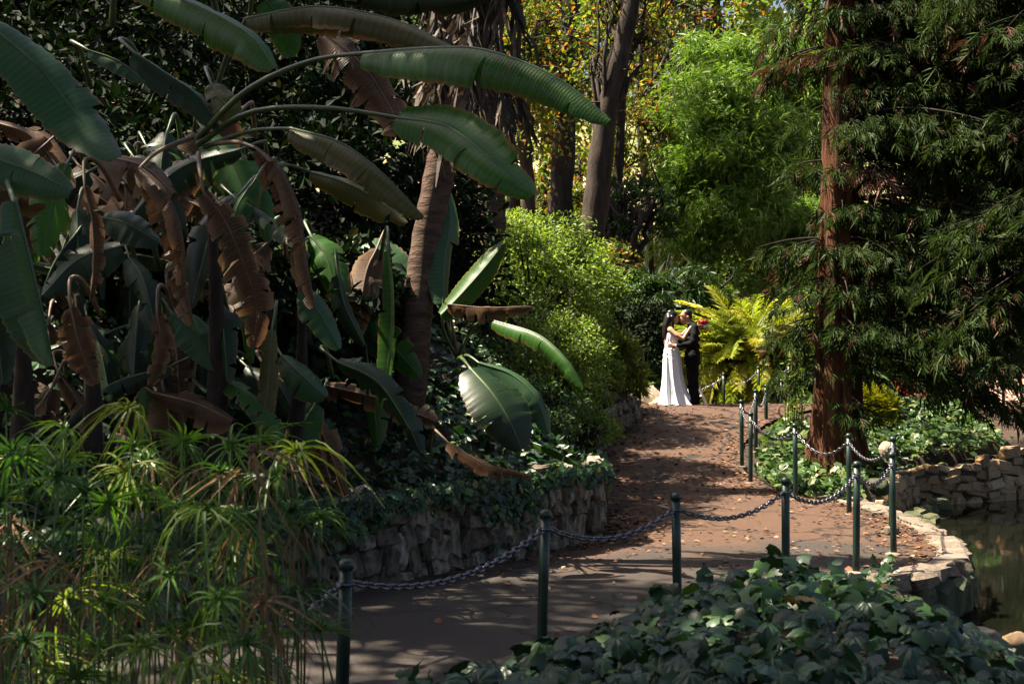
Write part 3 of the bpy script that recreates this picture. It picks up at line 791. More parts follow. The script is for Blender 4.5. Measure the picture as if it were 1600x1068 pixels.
# pseudostems
def stems(root, lst):
    for a, b_, r0 in lst:
        mb = MB(); s_ = spline([a, (Vector(a)+Vector(b_))/2+Vector((.05, 0, .05)), b_], 9)
        mb.tube(s_, np.linspace(r0, r0*.25, 9), 10); mb.build('stem', M['dark_bark'], root, True)
stems(bop1, [(root_main, P(330, 330, 9.9), .11), (root_main+Vector((.3, .2, .1)), P(420, 480, 10.3), .09), (root_main+Vector((-.4, .2, .1)), P(240, 470, 10.3), .1), (root_main+Vector((.5, .5, .3)), P(470, 440, 10.8), .08)])
stems(bop2, [(root_l, P(20, 420, 9.3), .1), (root_l+Vector((.4, .3, .2)), P(120, 460, 9.5), .08)])
Z = (0, 0, 1)
hero = [
 # plant, midrib, half width px, up, foldL, foldR, material, petiole, tears
 (bop1, [(570, 82, 8.5), (680, 74, 8.2), (760, 78, 8.0), (865, 118, 7.8), (955, 186, 7.6)], 70, (.1, -.1, 1), 62, 62, 'paddle', [(310, 215, 9.8), (385, 142, 9.1), (480, 97, 8.8)], [(.52, 1, .0), (.86, 1, .5)]),
 (bop1, [(620, 183, 8.9), (700, 198, 8.8), (770, 250, 8.6), (836, 303, 8.5)], 62, (.3, -.1, 1), -38, 62, 'paddle', [(310, 225, 9.8), (390, 176, 9.4), (500, 168, 9.1)], [(.2, 1, .2), (.8, 1, .4)]),
 (bop1, [(455, 200, 9.0), (530, 222, 8.9), (595, 268, 8.8), (662, 337, 8.7)], 56, (.3, -.1, 1), 60, 62, 'paddle_turning', [(320, 230, 9.8), (390, 205, 9.4)], [(.3, 1, .1), (.62, 1, .6)]),
 (bop1, [(385, 28, 9.6), (500, 10, 9.5), (620, 32, 9.4), (722, 80, 9.2)], 56, (.1, -.1, 1), 60, 62, 'paddle_turning', [(320, 220, 10), (350, 100, 9.8)], [(.5, 1, .3)]),
 (bop1, [(200, -30, 8.8), (300, 5, 8.6), (385, 50, 8.4), (430, 105, 8.3)], 62, (.3, -.5, 1), 20, 62, 'paddle', None, [(.45, 1, .4), (.7, 1, .3), (.4, -1, .4)]),
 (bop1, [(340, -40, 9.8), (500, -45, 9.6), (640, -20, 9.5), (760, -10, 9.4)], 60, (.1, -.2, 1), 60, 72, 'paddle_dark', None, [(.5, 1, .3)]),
 (bop2, [(-30, 30, 8.6), (60, 105, 8.6), (125, 185, 8.6), (182, 248, 8.5)], 62, (.5, -1, .45), 8, 14, 'paddle_blue', None, [(.5, -1, .2), (.62, -1, .6)]),
 (bop2, [(-90, 235, 8.2), (-20, 245, 8.2), (50, 268, 8.2), (112, 298, 8.2)], 55, (0, -1, .7), 10, 25, 'paddle_blue', None, []),
 (bop2, [(22, 315, 7.6), (44, 400, 7.6), (66, 490, 7.6), (84, 568, 7.65)], 92, (-.35, -1, .1), -78, -2, 'paddle_blue', [(20, 260, 9.2), (10, 275, 8.4)], [(.2, 1, .1), (.62, -1, .3)]),
 (bop2, [(-40, 420, 7.8), (-10, 500, 7.8), (5, 600, 7.8)], 45, (.2, -1, .1), 20, 20, 'paddle_dark', None, []),
 (bop1, [(218, 262, 9.0), (258, 300, 9.0), (284, 370, 9.0), (290, 440, 9.0), (303, 505, 9.0)], 46, (-.5, -1, .25), -95, -10, 'paddle_dead', [(300, 215, 9.7), (250, 235, 9.2)], [(.2, 1, .5), (.38, 1, .15), (.55, 1, .05), (.62, 1, .05), (.72, 1, .1), (.85, 1, .3)]),
 (bop1, [(402, 232, 9.1), (440, 268, 9.1), (468, 330, 9.1), (478, 400, 9.1), (492, 478, 9.1)], 46, (-.5, -1, .25), -95, -10, 'paddle_dead', [(330, 225, 9.8), (370, 222, 9.3)], [(.22, 1, .5), (.4, 1, .15), (.52, 1, .05), (.6, 1, .05), (.75, 1, .1), (.88, 1, .3)]),
 (bop1, [(318, 300, 9.3), (352, 345, 9.3), (382, 415, 9.3), (401, 480, 9.3), (396, 540, 9.3)], 42, (-.2, -1, .25), 20, -25, 'paddle_dead', [(310, 240, 9.8), (312, 265, 9.4)], [(.4, -1, .5), (.55, -1, .15), (.3, 1, .2), (.45, 1, .1), (.66, 1, .1), (.78, -1, .2)]),
 (bop1, [(132, 290, 9.3), (145, 350, 9.3), (146, 420, 9.3), (140, 470, 9.3)], 22, (-.2, -1, .25), 40, 60, 'paddle_dead', None, []),
 (bop1, [(505, 50, 10.6), (560, 95, 10.5), (600, 150, 10.5), (628, 205, 10.4)], 62, (.5, -1, .3), 5, 25, 'paddle_dead', None, [(.35, -1, .3), (.5, 1, .3), (.7, -1, .2)]),
 (bop1, [(485, 268, 10.4), (540, 285, 10.3), (590, 312, 10.3), (635, 348, 10.2)], 38, (.1, -.7, 1), 20, 70, 'paddle_turning', [(420, 260, 10.2), (450, 258, 10.4)], [(.5, 1, .3)]),
 (bop1, [(210, 82, 9.6), (260, 115, 9.6), (310, 150, 9.6), (345, 200, 9.6)], 46, (.3, -.6, .8), 30, 40, 'paddle_dark', None, []),
 (bop1, [(138, 78, 9.4), (185, 95, 9.4), (228, 128, 9.4)], 26, (.3, -.6, .8), 30, 40, 'paddle_blue', None, []),
 (bop1, [(415, 0, 9.9), (440, 35, 9.9), (455, 90, 9.9)], 40, (.2, -1, .3), 5, 10, 'paddle', None, []),
 (bop1, [(330, 130, 9.7), (350, 160, 9.6), (372, 190, 9.6)], 34, (.2, -1, .3), 10, 20, 'paddle_turning', None, [(.5, 1, .2)]),
 (bop1, [(160, 340, 9.8), (200, 350, 9.8), (250, 380, 9.8)], 34, (.1, -1, .5), 20, 10, 'paddle_dark', None, []),
 (bop1, [(475, 452, 10.6), (500, 490, 10.6), (530, 545, 10.6)], 32, (.4, -1, .4), 15, 20, 'paddle_blue', None, [(.5, 1, .4)]),
 (bop1, [(270, 490, 10.2), (305, 520, 10.2), (340, 575, 10.2)], 36, (.4, -1, .4), 15, 20, 'paddle_blue', None, [(.6, 1, .3)]),
 (bop1, [(440, 555, 10.8), (470, 585, 10.7), (510, 620, 10.7)], 40, (.1, -1, .7), 30, 30, 'paddle_blue', None, [(.3, 1, .3), (.6, 1, .3), (.7, -1, .4)]),
 (bop1, [(425, 515, 10.2), (420, 580, 10.2), (414, 640, 10.2), (402, 692, 10.2)], 26, (.3, -1, .1), 35, 45, 'paddle_turning', None, [(.5, 1, .4)]),
 (bop1, [(606, 392, 11.4), (611, 470, 11.4), (607, 560, 11.4), (592, 658, 11.4)], 25, (.5, -1, .1), 45, 45, 'paddle', None, [(.4, 1, .4), (.55, -1, .4)]),
 (bop1, [(110, 480, 9.0), (125, 540, 9.0), (150, 600, 9.0)], 36, (-.2, -1, .1), 40, -20, 'paddle_dead', None, [(.5, 1, .2)]),
 (bop1, [(245, 490, 9.8), (250, 530, 9.8), (235, 600, 9.8)], 30, (-.3, -1, .1), 30, 20, 'paddle_dead', None, []),
 (bop1, [(528, 430, 11.2), (540, 480, 11.2), (570, 540, 11.2)], 34, (.2, -1, .2), 60, 40, 'paddle_dark', None, [(.5, 1, .3)]),
 # beside the palm trunk
 (bop3, [(692, 475, 13.3), (694, 410, 13.4), (702, 350, 13.5), (700, 298, 13.6)], 32, (.5, -1, 0), 25, 35, 'paddle_blue', [(715, 560, 13.4), (700, 510, 13.3)], []),
 (bop3, [(690, 492, 13.1), (725, 455, 13.1), (760, 415, 13.1), (787, 380, 13.1)], 36, (.5, -.55, .6), 50, 35, 'paddle', [(715, 560, 13.4), (695, 520, 13.2)], []),
 (bop3, [(770, 500, 12.9), (840, 522, 12.6), (885, 562, 12.4), (912, 605, 12.3)], 32, (.2, -.4, 1), 40, 65, 'paddle', [(715, 560, 13.4), (740, 510, 13.1)], [(.4, 1, .1), (.75, 1, .5)]),
 (bop3, [(735, 575, 12.6), (768, 612, 12.4), (795, 655, 12.3), (815, 702, 12.3)], 54, (.35, -1, .6), 10, 18, 'paddle_dark', [(715, 560, 13.4), (722, 560, 12.9)], [(.6, 1, .4)]),
 (bop3, [(748, 566, 12.8), (800, 585, 12.7), (838, 622, 12.6), (857, 678, 12.6)], 34, (.4, -.9, .8), 20, 50, 'paddle_blue', [(715, 560, 13.4), (730, 555, 13)], [(.5, -1, .3)]),
 (bop3, [(560, 385, 14.2), (590, 400, 14.1), (625, 440, 14.0), (640, 490, 14.0)], 55, (.2, -1, .5), 10, 10, 'paddle_blue', None, []),
 (bop3, [(560, 440, 14.1), (590, 450, 14.0), (650, 455, 14.0)], 42, (0, -1, .6), 10, 10, 'paddle_blue', None, []),
 (bop3, [(700, 475, 13.0), (760, 480, 12.9), (830, 478, 12.8)], 22, (.1, -.8, .6), 60, 50, 'paddle_dead', [(715, 560, 13.4), (705, 500, 13.2)], [(.5, 1, .2)]),
 (bop3, [(700, 690, 12.2), (760, 725, 12.0), (830, 742, 11.9)], 20, (.1, -.8, .9), 30, 50, 'paddle_dead', None, [(.4, 1, .1), (.6, -1, .1), (.7, 1, .1)]),
 (bop3, [(830, 690, 13.2), (870, 705, 13.0), (905, 725, 12.9)], 16, (.1, -.8, .9), 50, 50, 'paddle', None, []),
]
for k, (pl, mid, wpx, up, fl_, fr_, mt, pet, tears) in enumerate(hero):
    paddle_leaf(pl, PL(mid), px(wpx*.88, mid[0][2]), up, fl_, fr_, mt, PL(pet) if pet else None, tears, seed=k, n=48, nv=7, curl=1.3 if max(fl_, fr_) > 55 else (1.5 if mt == 'paddle_dead' else .5), shred=7 if mt == 'paddle_dead' else 2 if mt == 'paddle_turning' else 1, sag=.5 if mt == 'paddle_dead' else .12, ripple=.012 if mt == 'paddle_dead' else .005)
# the crowd of shaded leaves behind
r_ = random.Random(21)
for k in range(120):
    a = r_.uniform(-40, 620); b0 = r_.uniform(180, 640); d = r_.uniform(10.2, 12.2)
    if b0 < 330 and a > 470: continue
    if a > 430 and b0 < 560: continue
    L = r_.uniform(110, 210); an = math.radians(r_.uniform(15, 100)); c0 = r_.choice([1, 1, -1])
    mid = [(a, b0, d), (a+c0*math.cos(an)*L*.55, b0+math.sin(an)*L*r_.uniform(.25, .42), d-.1), (a+c0*math.cos(an)*L, b0+math.sin(an)*L, d-.2)]
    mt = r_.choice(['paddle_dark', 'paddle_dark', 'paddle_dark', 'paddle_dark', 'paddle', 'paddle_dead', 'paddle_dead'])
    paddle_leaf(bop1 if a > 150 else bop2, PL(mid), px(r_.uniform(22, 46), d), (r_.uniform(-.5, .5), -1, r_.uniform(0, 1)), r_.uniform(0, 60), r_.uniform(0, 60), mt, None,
                [(r_.uniform(.3, .8), r_.choice([-1, 1]), r_.uniform(.1, .5)) for _ in range(r_.randint(1, 5))], seed=100+k, n=28, nv=4, curl=r_.uniform(.3, 1.4), shred=r_.choice([2, 4, 7]), sag=r_.uniform(0, .6), ripple=.008)

for k in range(26):      # leaves between the hanging dead ones and the leaning trunk
    a = r_.uniform(400, 590); b0 = r_.uniform(330, 590); d = r_.uniform(12.6, 13.6); L = r_.uniform(90, 150); an = math.radians(r_.uniform(20, 95)); c0 = r_.choice([1, -1])
    mid = [(a, b0, d), (a+c0*math.cos(an)*L*.55, b0+math.sin(an)*L*r_.uniform(.25, .42), d-.1), (a+c0*math.cos(an)*L, b0+math.sin(an)*L, d-.2)]
    paddle_leaf(bop1 if a < 520 else bop3, PL(mid), px(r_.uniform(24, 42), d), (r_.uniform(-.5, .5), -1, r_.uniform(0, 1)), r_.uniform(0, 60), r_.uniform(0, 60), r_.choice(['paddle_dark', 'paddle', 'paddle_blue', 'paddle', 'paddle_turning', 'paddle_dead']), None,
                [], seed=300+k, n=28, nv=4, curl=r_.uniform(.3, 1.3), shred=r_.choice([1, 3, 6]), sag=r_.uniform(0, .5), ripple=.008)

# ------------------------------------------------------------------ leaning palm with a skirt of dead fronds
def strip_frond(seed, L=1.0, n=11, spread=.30, wid=.020):
    r = random.Random(seed); mb = MB()
    mb.tube([(0, 0, 0), (.02, 0, -.3*L), (.0, .02, -.75*L), (-.02, .03, -L)], [.014, .012, .008, .003], 5)
    for k in range(n*2):
        s = 1 if k % 2 else -1; z0 = -L*(.15+.8*k/(2*n)); ln = r.uniform(.22, .5)*L
        a = np.array([0, 0, z0]); dx = s*r.uniform(.1, 1)*spread*ln; b_ = a+np.array([dx*.7, r.uniform(-.08, .08), -ln*.5]); c_ = a+np.array([dx, r.uniform(-.12, .12), -ln])
        w_ = wid*r.uniform(.6, 1.5)
        t = np.array([math.cos(k), math.sin(k), 0])*w_
        mb.add([a-t*.4, a+t*.4, b_-t, b_+t, c_-t*.2, c_+t*.2], [[0, 1, 3, 2], [2, 3, 5, 4]])
    me = mesh_np('dead_frond', np.concatenate(mb.V), [np.concatenate(mb.T), np.concatenate(mb.Q)]); me.materials.append(M['dead_palm']); return me
DF = [strip_frond(s, 1.0) for s in range(5)]
def palm(name, label, pts, rads, skirt, n, z0f, seed, group=None, sc=(.8, 1.5), rr=.22):
    pts = [Vector(p) for p in pts]
    base = pts[0].copy(); o = empty(name, base, label, 'palm tree', group)
    S = spline(pts, 40); R = np.interp(np.linspace(0, 1, 40), np.linspace(0, 1, len(rads)), rads)
    R = R*(1+.035*np.array([(-1)**k for k in range(40)]))
    mb = MB(); mb.tube(S, R, 16); mb.build('trunk', M['palm_bark'], o, True)
    r = random.Random(seed)
    for k in range(n):
        t = r.uniform(*skirt); c_ = S[int(t*39)]; a = r.uniform(0, 2*PI); rad = R[int(t*39)]+r.uniform(0, rr)
        f = bpy.data.objects.new('dead_frond', r.choice(DF)); COL.objects.link(f); f.parent = o
        f.location = Vector((c_[0]+math.cos(a)*rad, c_[1]+math.sin(a)*rad, c_[2]))-base
        f.rotation_euler = (r.uniform(-.35, .35), r.uniform(-.35, .35), a); f.scale = [r.uniform(*sc)]*3
    return o
b0 = P(636, 640, 13.4)
palm('palm_tree', 'leaning ringed palm trunk with a shaggy skirt of dead fronds above', [b0, P(648, 520, 13.4), P(664, 390, 13.5), P(690, 250, 13.5), P(712, 100, 13.6), P(730, -80, 13.7), P(740, -420, 13.8)],
     [.175, .15, .14, .145, .14, .14, .13], (.70, .99), 95, 0, 3, None, (.55, 1.1), .24)
palm('palm_tree', 'further palm trunk behind the long folded leaf, shaggy with dead fronds', [P(770, 420, 19.5), P(768, 300, 19.5), P(764, 150, 19.5), P(765, -20, 19.5), P(765, -250, 19.5)], [.2, .19, .18, .18, .17], (.5, .97), 36, 0, 4, None, (.6, 1.0), .14)
# ------------------------------------------------------------------ foliage builders
def clumpy(rng, n, radii, k, spread, shell=.75, zmin=-.6):
    c_ = rnd_dir(k, rng); c_ = c_[c_[:, 2] > zmin]; k = len(c_)
    c_ = c_*np.array(radii)*rng.uniform(shell, 1.0, (k, 1))
    w_ = rng.integers(0, k, n)
    loc = rnd_dir(n, rng)*rng.uniform(.0, 1, (n, 1))**(1/2.2)*spread*rng.uniform(.6, 1.3, k)[w_][:, None]*np.array([1, 1, .75])
    return c_[w_]+loc, unit(loc+.6*unit(c_[w_])+1e-6), c_
def shrub(name, label, loc, radii, n, size, mat, seed, group=None, tpl=T_LEAF, k=40, spread=None, cat='shrub', droop=.3, stem=True, zmin=-.45):
    rng = np.random.default_rng(seed); loc = Vector(loc)
    o = empty(name, loc, label, cat, group)
    p, out, c_ = clumpy(rng, n, radii, k, spread or max(radii)*.32, zmin=zmin)
    p = p+np.array([0, 0, radii[2]*.75])
    ax = unit(out*.8+rnd_dir(n, rng)*.9+np.array([0, 0, -droop])); nr = unit(out*.5+np.array([0, 0, .8])+rnd_dir(n, rng)*.6)
    V_, F_ = instance(tpl[0], tpl[1], p+np.array(loc), ax, nr, size*rng.uniform(.6, 1.35, n))
    mk('foliage', mesh_np('foliage', V_, F_), M[mat], o)
    if stem:
        mb = MB()
        for q in c_[:14]:
            e = Vector(q)+Vector((0, 0, radii[2]*.75))
            mb.tube([Vector((0, 0, -.1)), e*.5+Vector((0, 0, .1)), e], [.03, .018, .006], 5)
        so_ = mb.build('stems', M['dark_bark'], o, world=False); so_['kind'] = 'stuff'
    return o
def tree(name, label, trunk, rads, crown_c, crown_r, n, size, mat, seed, group=None, bk='tree_bark', tpl=T_LEAF, k=60, spread=None, limbs=14, droop=.2, shell=.35, zmin=-.9, limb_r=.06, cat='tree'):
    rng = np.random.default_rng(seed); r = random.Random(seed)
    trunk = [Vector(p) for p in trunk]; base = trunk[0].copy()
    o = empty(name, base, label, cat, group)
    S = spline(trunk, 34); R = np.interp(np.linspace(0, 1, 34), np.linspace(0, 1, len(rads)), rads)
    R = R*(1+.06*np.sin(np.arange(34)*1.7+seed)+rng.uniform(-.05, .05, 34))
    mb = MB(); mb.tube(S, R, 14); tr = mb.build('trunk', M[bk], o, True)
    p, out, c_ = clumpy(rng, n, crown_r, k, spread or max(crown_r)*.22, shell, zmin)
    cc = np.array(list(crown_c))
    mb = MB()
    for q in c_[:limbs]:
        e = q+cc; s0 = S[r.randint(14, 32)]
        mid_ = (s0+e)/2+np.array([r.uniform(-.4, .4), r.uniform(-.4, .4), r.uniform(-.1, .6)])
        pts = spline([s0, mid_, e], 9); pts[1:-1] += rng.normal(0, .07, (7, 3))
        mb.tube(pts, np.linspace(limb_r, limb_r*.15, 9), 6)
        for _ in range(3):
            j_ = r.randint(3, 8); e2 = pts[j_]+rng.normal(0, .55, 3); mb.tube(spline([pts[j_], (pts[j_]+e2)/2+rng.normal(0, .1, 3), e2], 5), np.linspace(limb_r*.4, .006, 5), 4)
    if limbs: lb = mb.build('limbs', M[bk], o, True); lb['kind'] = 'stuff'
    ax = unit(out*.6+rnd_dir(n, rng)+np.array([0, 0, -droop])); nr = unit(np.array([0, 0, .7])+rnd_dir(n, rng)*.8)
    V_, F_ = instance(tpl[0], tpl[1], p+cc, ax, nr, size*rng.uniform(.6, 1.3, n))
    mk('crown', mesh_np('crown', V_, F_), M[mat], o)
    return o
def at(px_, d, dz=0.0):
    x = (px_-800)/F*d; return Vector((x, d, hz(x, d)+dz))

# bright bushes on the bank below the trees
GBU = 'bright bushes on the bank left of the path'
for k, (px_, pyc, d, rx, rz_, n, lb, mt) in enumerate([
    (830, 455, 19.0, .85, .75, 5200, 'bright green bush right of the upright paddle leaves', 'shrub'),
    (893, 470, 20.5, .72, .85, 5200, 'sunlit rounded bush bulging toward the path on the bank', 'shrub'),
    (800, 400, 21.0, .75, .6, 3000, 'light green bush top in front of the further palm trunk', 'shrub'),
    (858, 395, 23.0, .9, .55, 3600, 'leafy bush crest below the two big trunks', 'shrub'),
    (868, 570, 17.2, .62, .68, 4200, 'fine soft green bush hanging low above the wall end', 'shrub'),
    (905, 590, 19.2, .55, .7, 3800, 'bright feathery bush above the low rubble wall', 'shrub'),
    (845, 655, 15.8, .5, .42, 2400, 'shaded green bush behind the wide dark paddle leaf', 'shrub_deep'),
    (915, 670, 17.5, .38, .36, 1700, 'small light bush spilling over the wall corner', 'shrub')]):
    c_ = P(px_, pyc, d)
    shrub('bush', lb, (c_.x, c_.y, c_.z-rz_*.75), (rx, rx, rz_), int(n*1.5), .06 if k < 4 else .048, mt, 30+k, GBU, T_LEAF, 80, rx*.36)
for k, (px_, pyc, d, rx, rz_, n, lb) in enumerate([(955, 565, 23.2, .42, .5, 1700, 'wispy pale green grass-like plant over the low wall'), (975, 600, 24.6, .34, .3, 1000, 'wispy tuft of pale grass beside the sandy boulder')]):
    c_ = P(px_, pyc, d); shrub('wispy_plant', lb, (c_.x, c_.y, c_.z-rz_*.75), (rx, rx, rz_), n, .2, 'wisp', 50+k, 'wispy plants over the low wall', T_FEATH, 40, rx*.4, 'plant', -.3)

# dark shrubbery filling the bank behind the paddle leaves
r_ = random.Random(5)
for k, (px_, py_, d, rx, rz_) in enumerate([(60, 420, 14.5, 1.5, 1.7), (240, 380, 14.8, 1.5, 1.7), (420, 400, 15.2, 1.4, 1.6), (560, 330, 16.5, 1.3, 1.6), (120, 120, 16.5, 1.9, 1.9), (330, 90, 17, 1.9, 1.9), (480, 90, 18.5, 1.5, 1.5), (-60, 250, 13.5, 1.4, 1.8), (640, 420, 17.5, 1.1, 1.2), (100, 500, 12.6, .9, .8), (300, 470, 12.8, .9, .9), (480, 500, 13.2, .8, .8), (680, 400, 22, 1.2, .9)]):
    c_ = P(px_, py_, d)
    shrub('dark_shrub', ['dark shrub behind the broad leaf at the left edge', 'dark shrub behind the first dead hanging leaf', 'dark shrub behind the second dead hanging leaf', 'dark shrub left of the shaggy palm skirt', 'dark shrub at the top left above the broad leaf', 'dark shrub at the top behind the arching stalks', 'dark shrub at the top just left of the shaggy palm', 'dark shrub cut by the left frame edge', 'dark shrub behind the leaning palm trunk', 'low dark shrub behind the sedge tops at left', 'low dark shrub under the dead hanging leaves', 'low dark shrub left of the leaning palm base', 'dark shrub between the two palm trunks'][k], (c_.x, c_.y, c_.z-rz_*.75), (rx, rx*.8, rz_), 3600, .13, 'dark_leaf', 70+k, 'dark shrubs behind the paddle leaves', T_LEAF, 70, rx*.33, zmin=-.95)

# ------------------------------------------------------------------ trees beyond
GT = 'trees on the slope beyond the bushes'
tree('autumn_tree', 'thick grey trunk rising straight behind the bush, left of the leaning trunk', [at(872, 34), P(872, 400, 34), P(880, 250, 34), P(886, 130, 34), P(893, 0, 34), P(905, -200, 34), P(900, -330, 34)], [.38, .30, .28, .25, .23, .18, .1],
     P(838, 40, 35), (1.9, 1.6, 3.0), 3600, .13, 'autumn', 1, GT, k=75, limbs=26)
tree('autumn_tree', 'leaning grey trunk with a burl, nearest the path, curving up to the right', [at(912, 27), P(914, 420, 27), P(930, 330, 27), P(938, 255, 27), P(950, 165, 27), P(972, 70, 27), P(990, -20, 27), P(1010, -200, 27)], [.34, .28, .26, .24, .2, .18, .16, .08],
     P(970, 0, 28.0), (1.3, 1.1, 2.0), 2400, .12, 'autumn', 2, GT, k=70, limbs=26)
tree('autumn_tree', 'slim trunk left of the thick grey trunk', [at(828, 33), P(826, 330, 33), P(818, 200, 33), P(812, 60, 33), P(806, -150, 33)], [.2, .17, .15, .12, .06], P(820, 110, 33.5), (1.6, 1.6, 2.8), 4200, .13, 'autumn', 3, GT, k=50, limbs=14)
tree('autumn_tree', 'slim dark trunk behind the tip of the blue-green leaf', [at(800, 36), P(803, 330, 36), P(795, 200, 36), P(785, 60, 36), P(780, -150, 36)], [.2, .17, .15, .12, .06], P(770, 80, 36.5), (2.0, 1.6, 3.2), 4200, .14, 'autumn', 4, GT, bk='dark_bark', k=50, limbs=14)
tree('autumn_tree', 'small autumn tree with orange leaves right of the leaning trunk', [at(1036, 38), P(1038, 400, 38), P(1034, 300, 38), P(1040, 200, 38), P(1045, 60, 38)], [.18, .15, .12, .09, .04], P(1005, 200, 37), (1.6, 1.2, 1.9), 3600, .13, 'autumn', 6, GT, bk='dark_bark', k=60, limbs=18)
tree('autumn_tree', 'bare-limbed tree spreading fine twigs across the top centre', [at(1085, 42), P(1085, 330, 42), P(1075, 180, 42), P(1090, 30, 42), P(1080, -150, 42)], [.2, .17, .15, .12, .06], P(1040, 30, 42), (2.6, 1.6, 2.4), 2400, .13, 'autumn', 7, GT, k=70, limbs=30)
tree('feathery_tree', 'light green feathery weeping tree glowing behind the couple', [at(1115, 36), P(1112, 420, 36), P(1120, 300, 36), P(1125, 150, 36), P(1130, 60, 36)], [.25, .2, .16, .1, .05], P(1132, 260, 36), (1.85, 1.5, 3.3), 34000, .26, 'feather', 8, GT, tpl=T_FEATH, k=170, spread=.62, limbs=10, droop=.3, shell=.3)
tree('feathery_tree', 'lower light green feathery tree behind the yellow palm', [at(1200, 38), P(1200, 420, 38), P(1205, 330, 38), P(1210, 260, 38)], [.2, .16, .12, .05], P(1205, 385, 38), (1.5, 1.3, 1.6), 13000, .26, 'feather', 9, GT, tpl=T_FEATH, k=70, spread=.45, limbs=8, droop=.9, shell=.4)
tree('feathery_tree', 'yellow-green feathery tree seen left of the redwood trunk', [at(1250, 43), P(1250, 380, 43), P(1245, 250, 43), P(1250, 100, 43)], [.25, .2, .14, .06], P(1245, 200, 43), (1.9, 1.5, 4.2), 12000, .34, 'feather', 13, GT, tpl=T_FEATH, k=110, spread=.7, limbs=8, droop=.3, shell=.35)
tree('feathery_tree', 'small deep green feathery tree right behind the bride', [at(1050, 31.5), P(1050, 560, 31.5), P(1049, 480, 31.5), P(1050, 430, 31.5)], [.24, .22, .18, .05], P(1052, 465, 31.2), (.95, .7, .75), 3600, .3, 'shrub_deep', 10, GT, bk='dark_bark', tpl=T_FEATH, k=45, spread=.3, limbs=8, droop=.9, shell=.4)
tree('dark_tree', 'dark many-stemmed small tree left of the couple', [at(985, 33), P(985, 440, 33), P(990, 400, 33), P(980, 340, 33)], [.16, .14, .1, .04], P(985, 330, 33.5), (1.2, 1.0, 1.0), 2600, .12, 'shrub_deep', 11, GT, bk='dark_bark', k=40, limbs=18, limb_r=.09)
tree('added_shade_tree', 'unseen tree added on the bank far left, its crown shading the foreground', [at(-330, 10.5), at(-330, 10.5, 5), at(-340, 10.7, 9)], [.3, .24, .12], (-7.3, 9.4, 12.0), (4.3, 4.6, 2.4), 7000, .30, 'dark_leaf', 15, None, bk='dark_bark', k=75, spread=1.0, limbs=16, zmin=-.8)  # added outside the frame to keep sun off the foreground
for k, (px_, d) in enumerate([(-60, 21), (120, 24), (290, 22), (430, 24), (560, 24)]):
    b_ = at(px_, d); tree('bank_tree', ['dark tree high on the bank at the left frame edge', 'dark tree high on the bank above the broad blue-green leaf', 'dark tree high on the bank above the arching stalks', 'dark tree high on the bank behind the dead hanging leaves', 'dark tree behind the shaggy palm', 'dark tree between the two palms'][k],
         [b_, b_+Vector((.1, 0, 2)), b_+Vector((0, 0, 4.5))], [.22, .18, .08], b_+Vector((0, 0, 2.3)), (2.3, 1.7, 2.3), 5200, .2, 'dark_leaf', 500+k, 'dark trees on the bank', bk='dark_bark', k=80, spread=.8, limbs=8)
tree('added_shade_tree', 'unseen tree added beside the photographer, its crown darkening the sedge', [Vector((-5.5, -1.5, 0)), Vector((-5.4, -1.4, 4)), Vector((-5.0, -1.0, 8))], [.3, .24, .12], (-3.4, .2, 9.4), (5.5, 3.6, 2.0), 5200, .33, 'dark_leaf', 17, None, bk='dark_bark', k=75, spread=1.1, limbs=16, zmin=-.8)  # added behind the view to block sky light on sedge and paddle leaves
tree('added_shade_tree', 'unseen tree added left of the sedge, its crown shading the foreground ivy', [Vector((-6.8, 3.2, .4)), Vector((-6.6, 3.3, 4)), Vector((-6.0, 3.6, 8))], [.3, .24, .12], (-3.2, 3.9, 9.4), (4.8, 3.2, 1.7), 6000, .36, 'dark_leaf', 18, None, bk='dark_bark', k=85, spread=1.1, limbs=16, zmin=-.8)  # added crown above the frame, keeps sun off ivy and sedge
tree('added_shade_tree', 'unseen tree added by the near pond shore, its crown cutting skylight overhead', [Vector((6.5, -2, 0)), Vector((6.4, -1.9, 4)), Vector((5.6, -1.4, 8))], [.3, .24, .12], (4.0, .8, 9.6), (4.6, 3.6, 1.8), 5000, .36, 'dark_leaf', 19, None, bk='dark_bark', k=80, spread=1.1, limbs=16, zmin=-.8)  # added out of view, its crown covers the sky over the foreground
for k, (px_, d, hh, lb) in enumerate([(850, 42, 3.2, 'golden-green tree low between the slim trunks'), (905, 44, 3.4, 'golden-green tree behind the thick grey trunk'), (962, 43, 3.0, 'golden-green tree right of the leaning trunk')]):
    b_ = at(px_, d); tree('autumn_tree', lb, [b_, b_+Vector((.1, 0, hh*.6)), b_+Vector((0, 0, hh*1.3))], [.16, .13, .05], b_+Vector((0, 0, hh*.75)), (2.0, 1.4, hh*.8), 3600, .17, 'autumn', 600+k, GT, bk='dark_bark', k=60, spread=.6, limbs=12)
for k, (px_, d, tx) in enumerate([(962, 35, 975), (1012, 39, 1003)]):
    tree('slim_tree', ['slim dark trunk just right of the leaning trunk', 'slim dark trunk left of the feathery tree'][k], [at(px_, d), P(px_+2, 350, d), P(tx-4, 180, d), P(tx, 20, d), P(tx+8, -120, d)], [.15, .12, .1, .08, .04], P(tx-10, -60, d), (.8, .7, 1.2), 420, .12, 'autumn', 620+k, GT, bk='dark_bark', k=24, limbs=14, limb_r=.04)
r_ = random.Random(12)
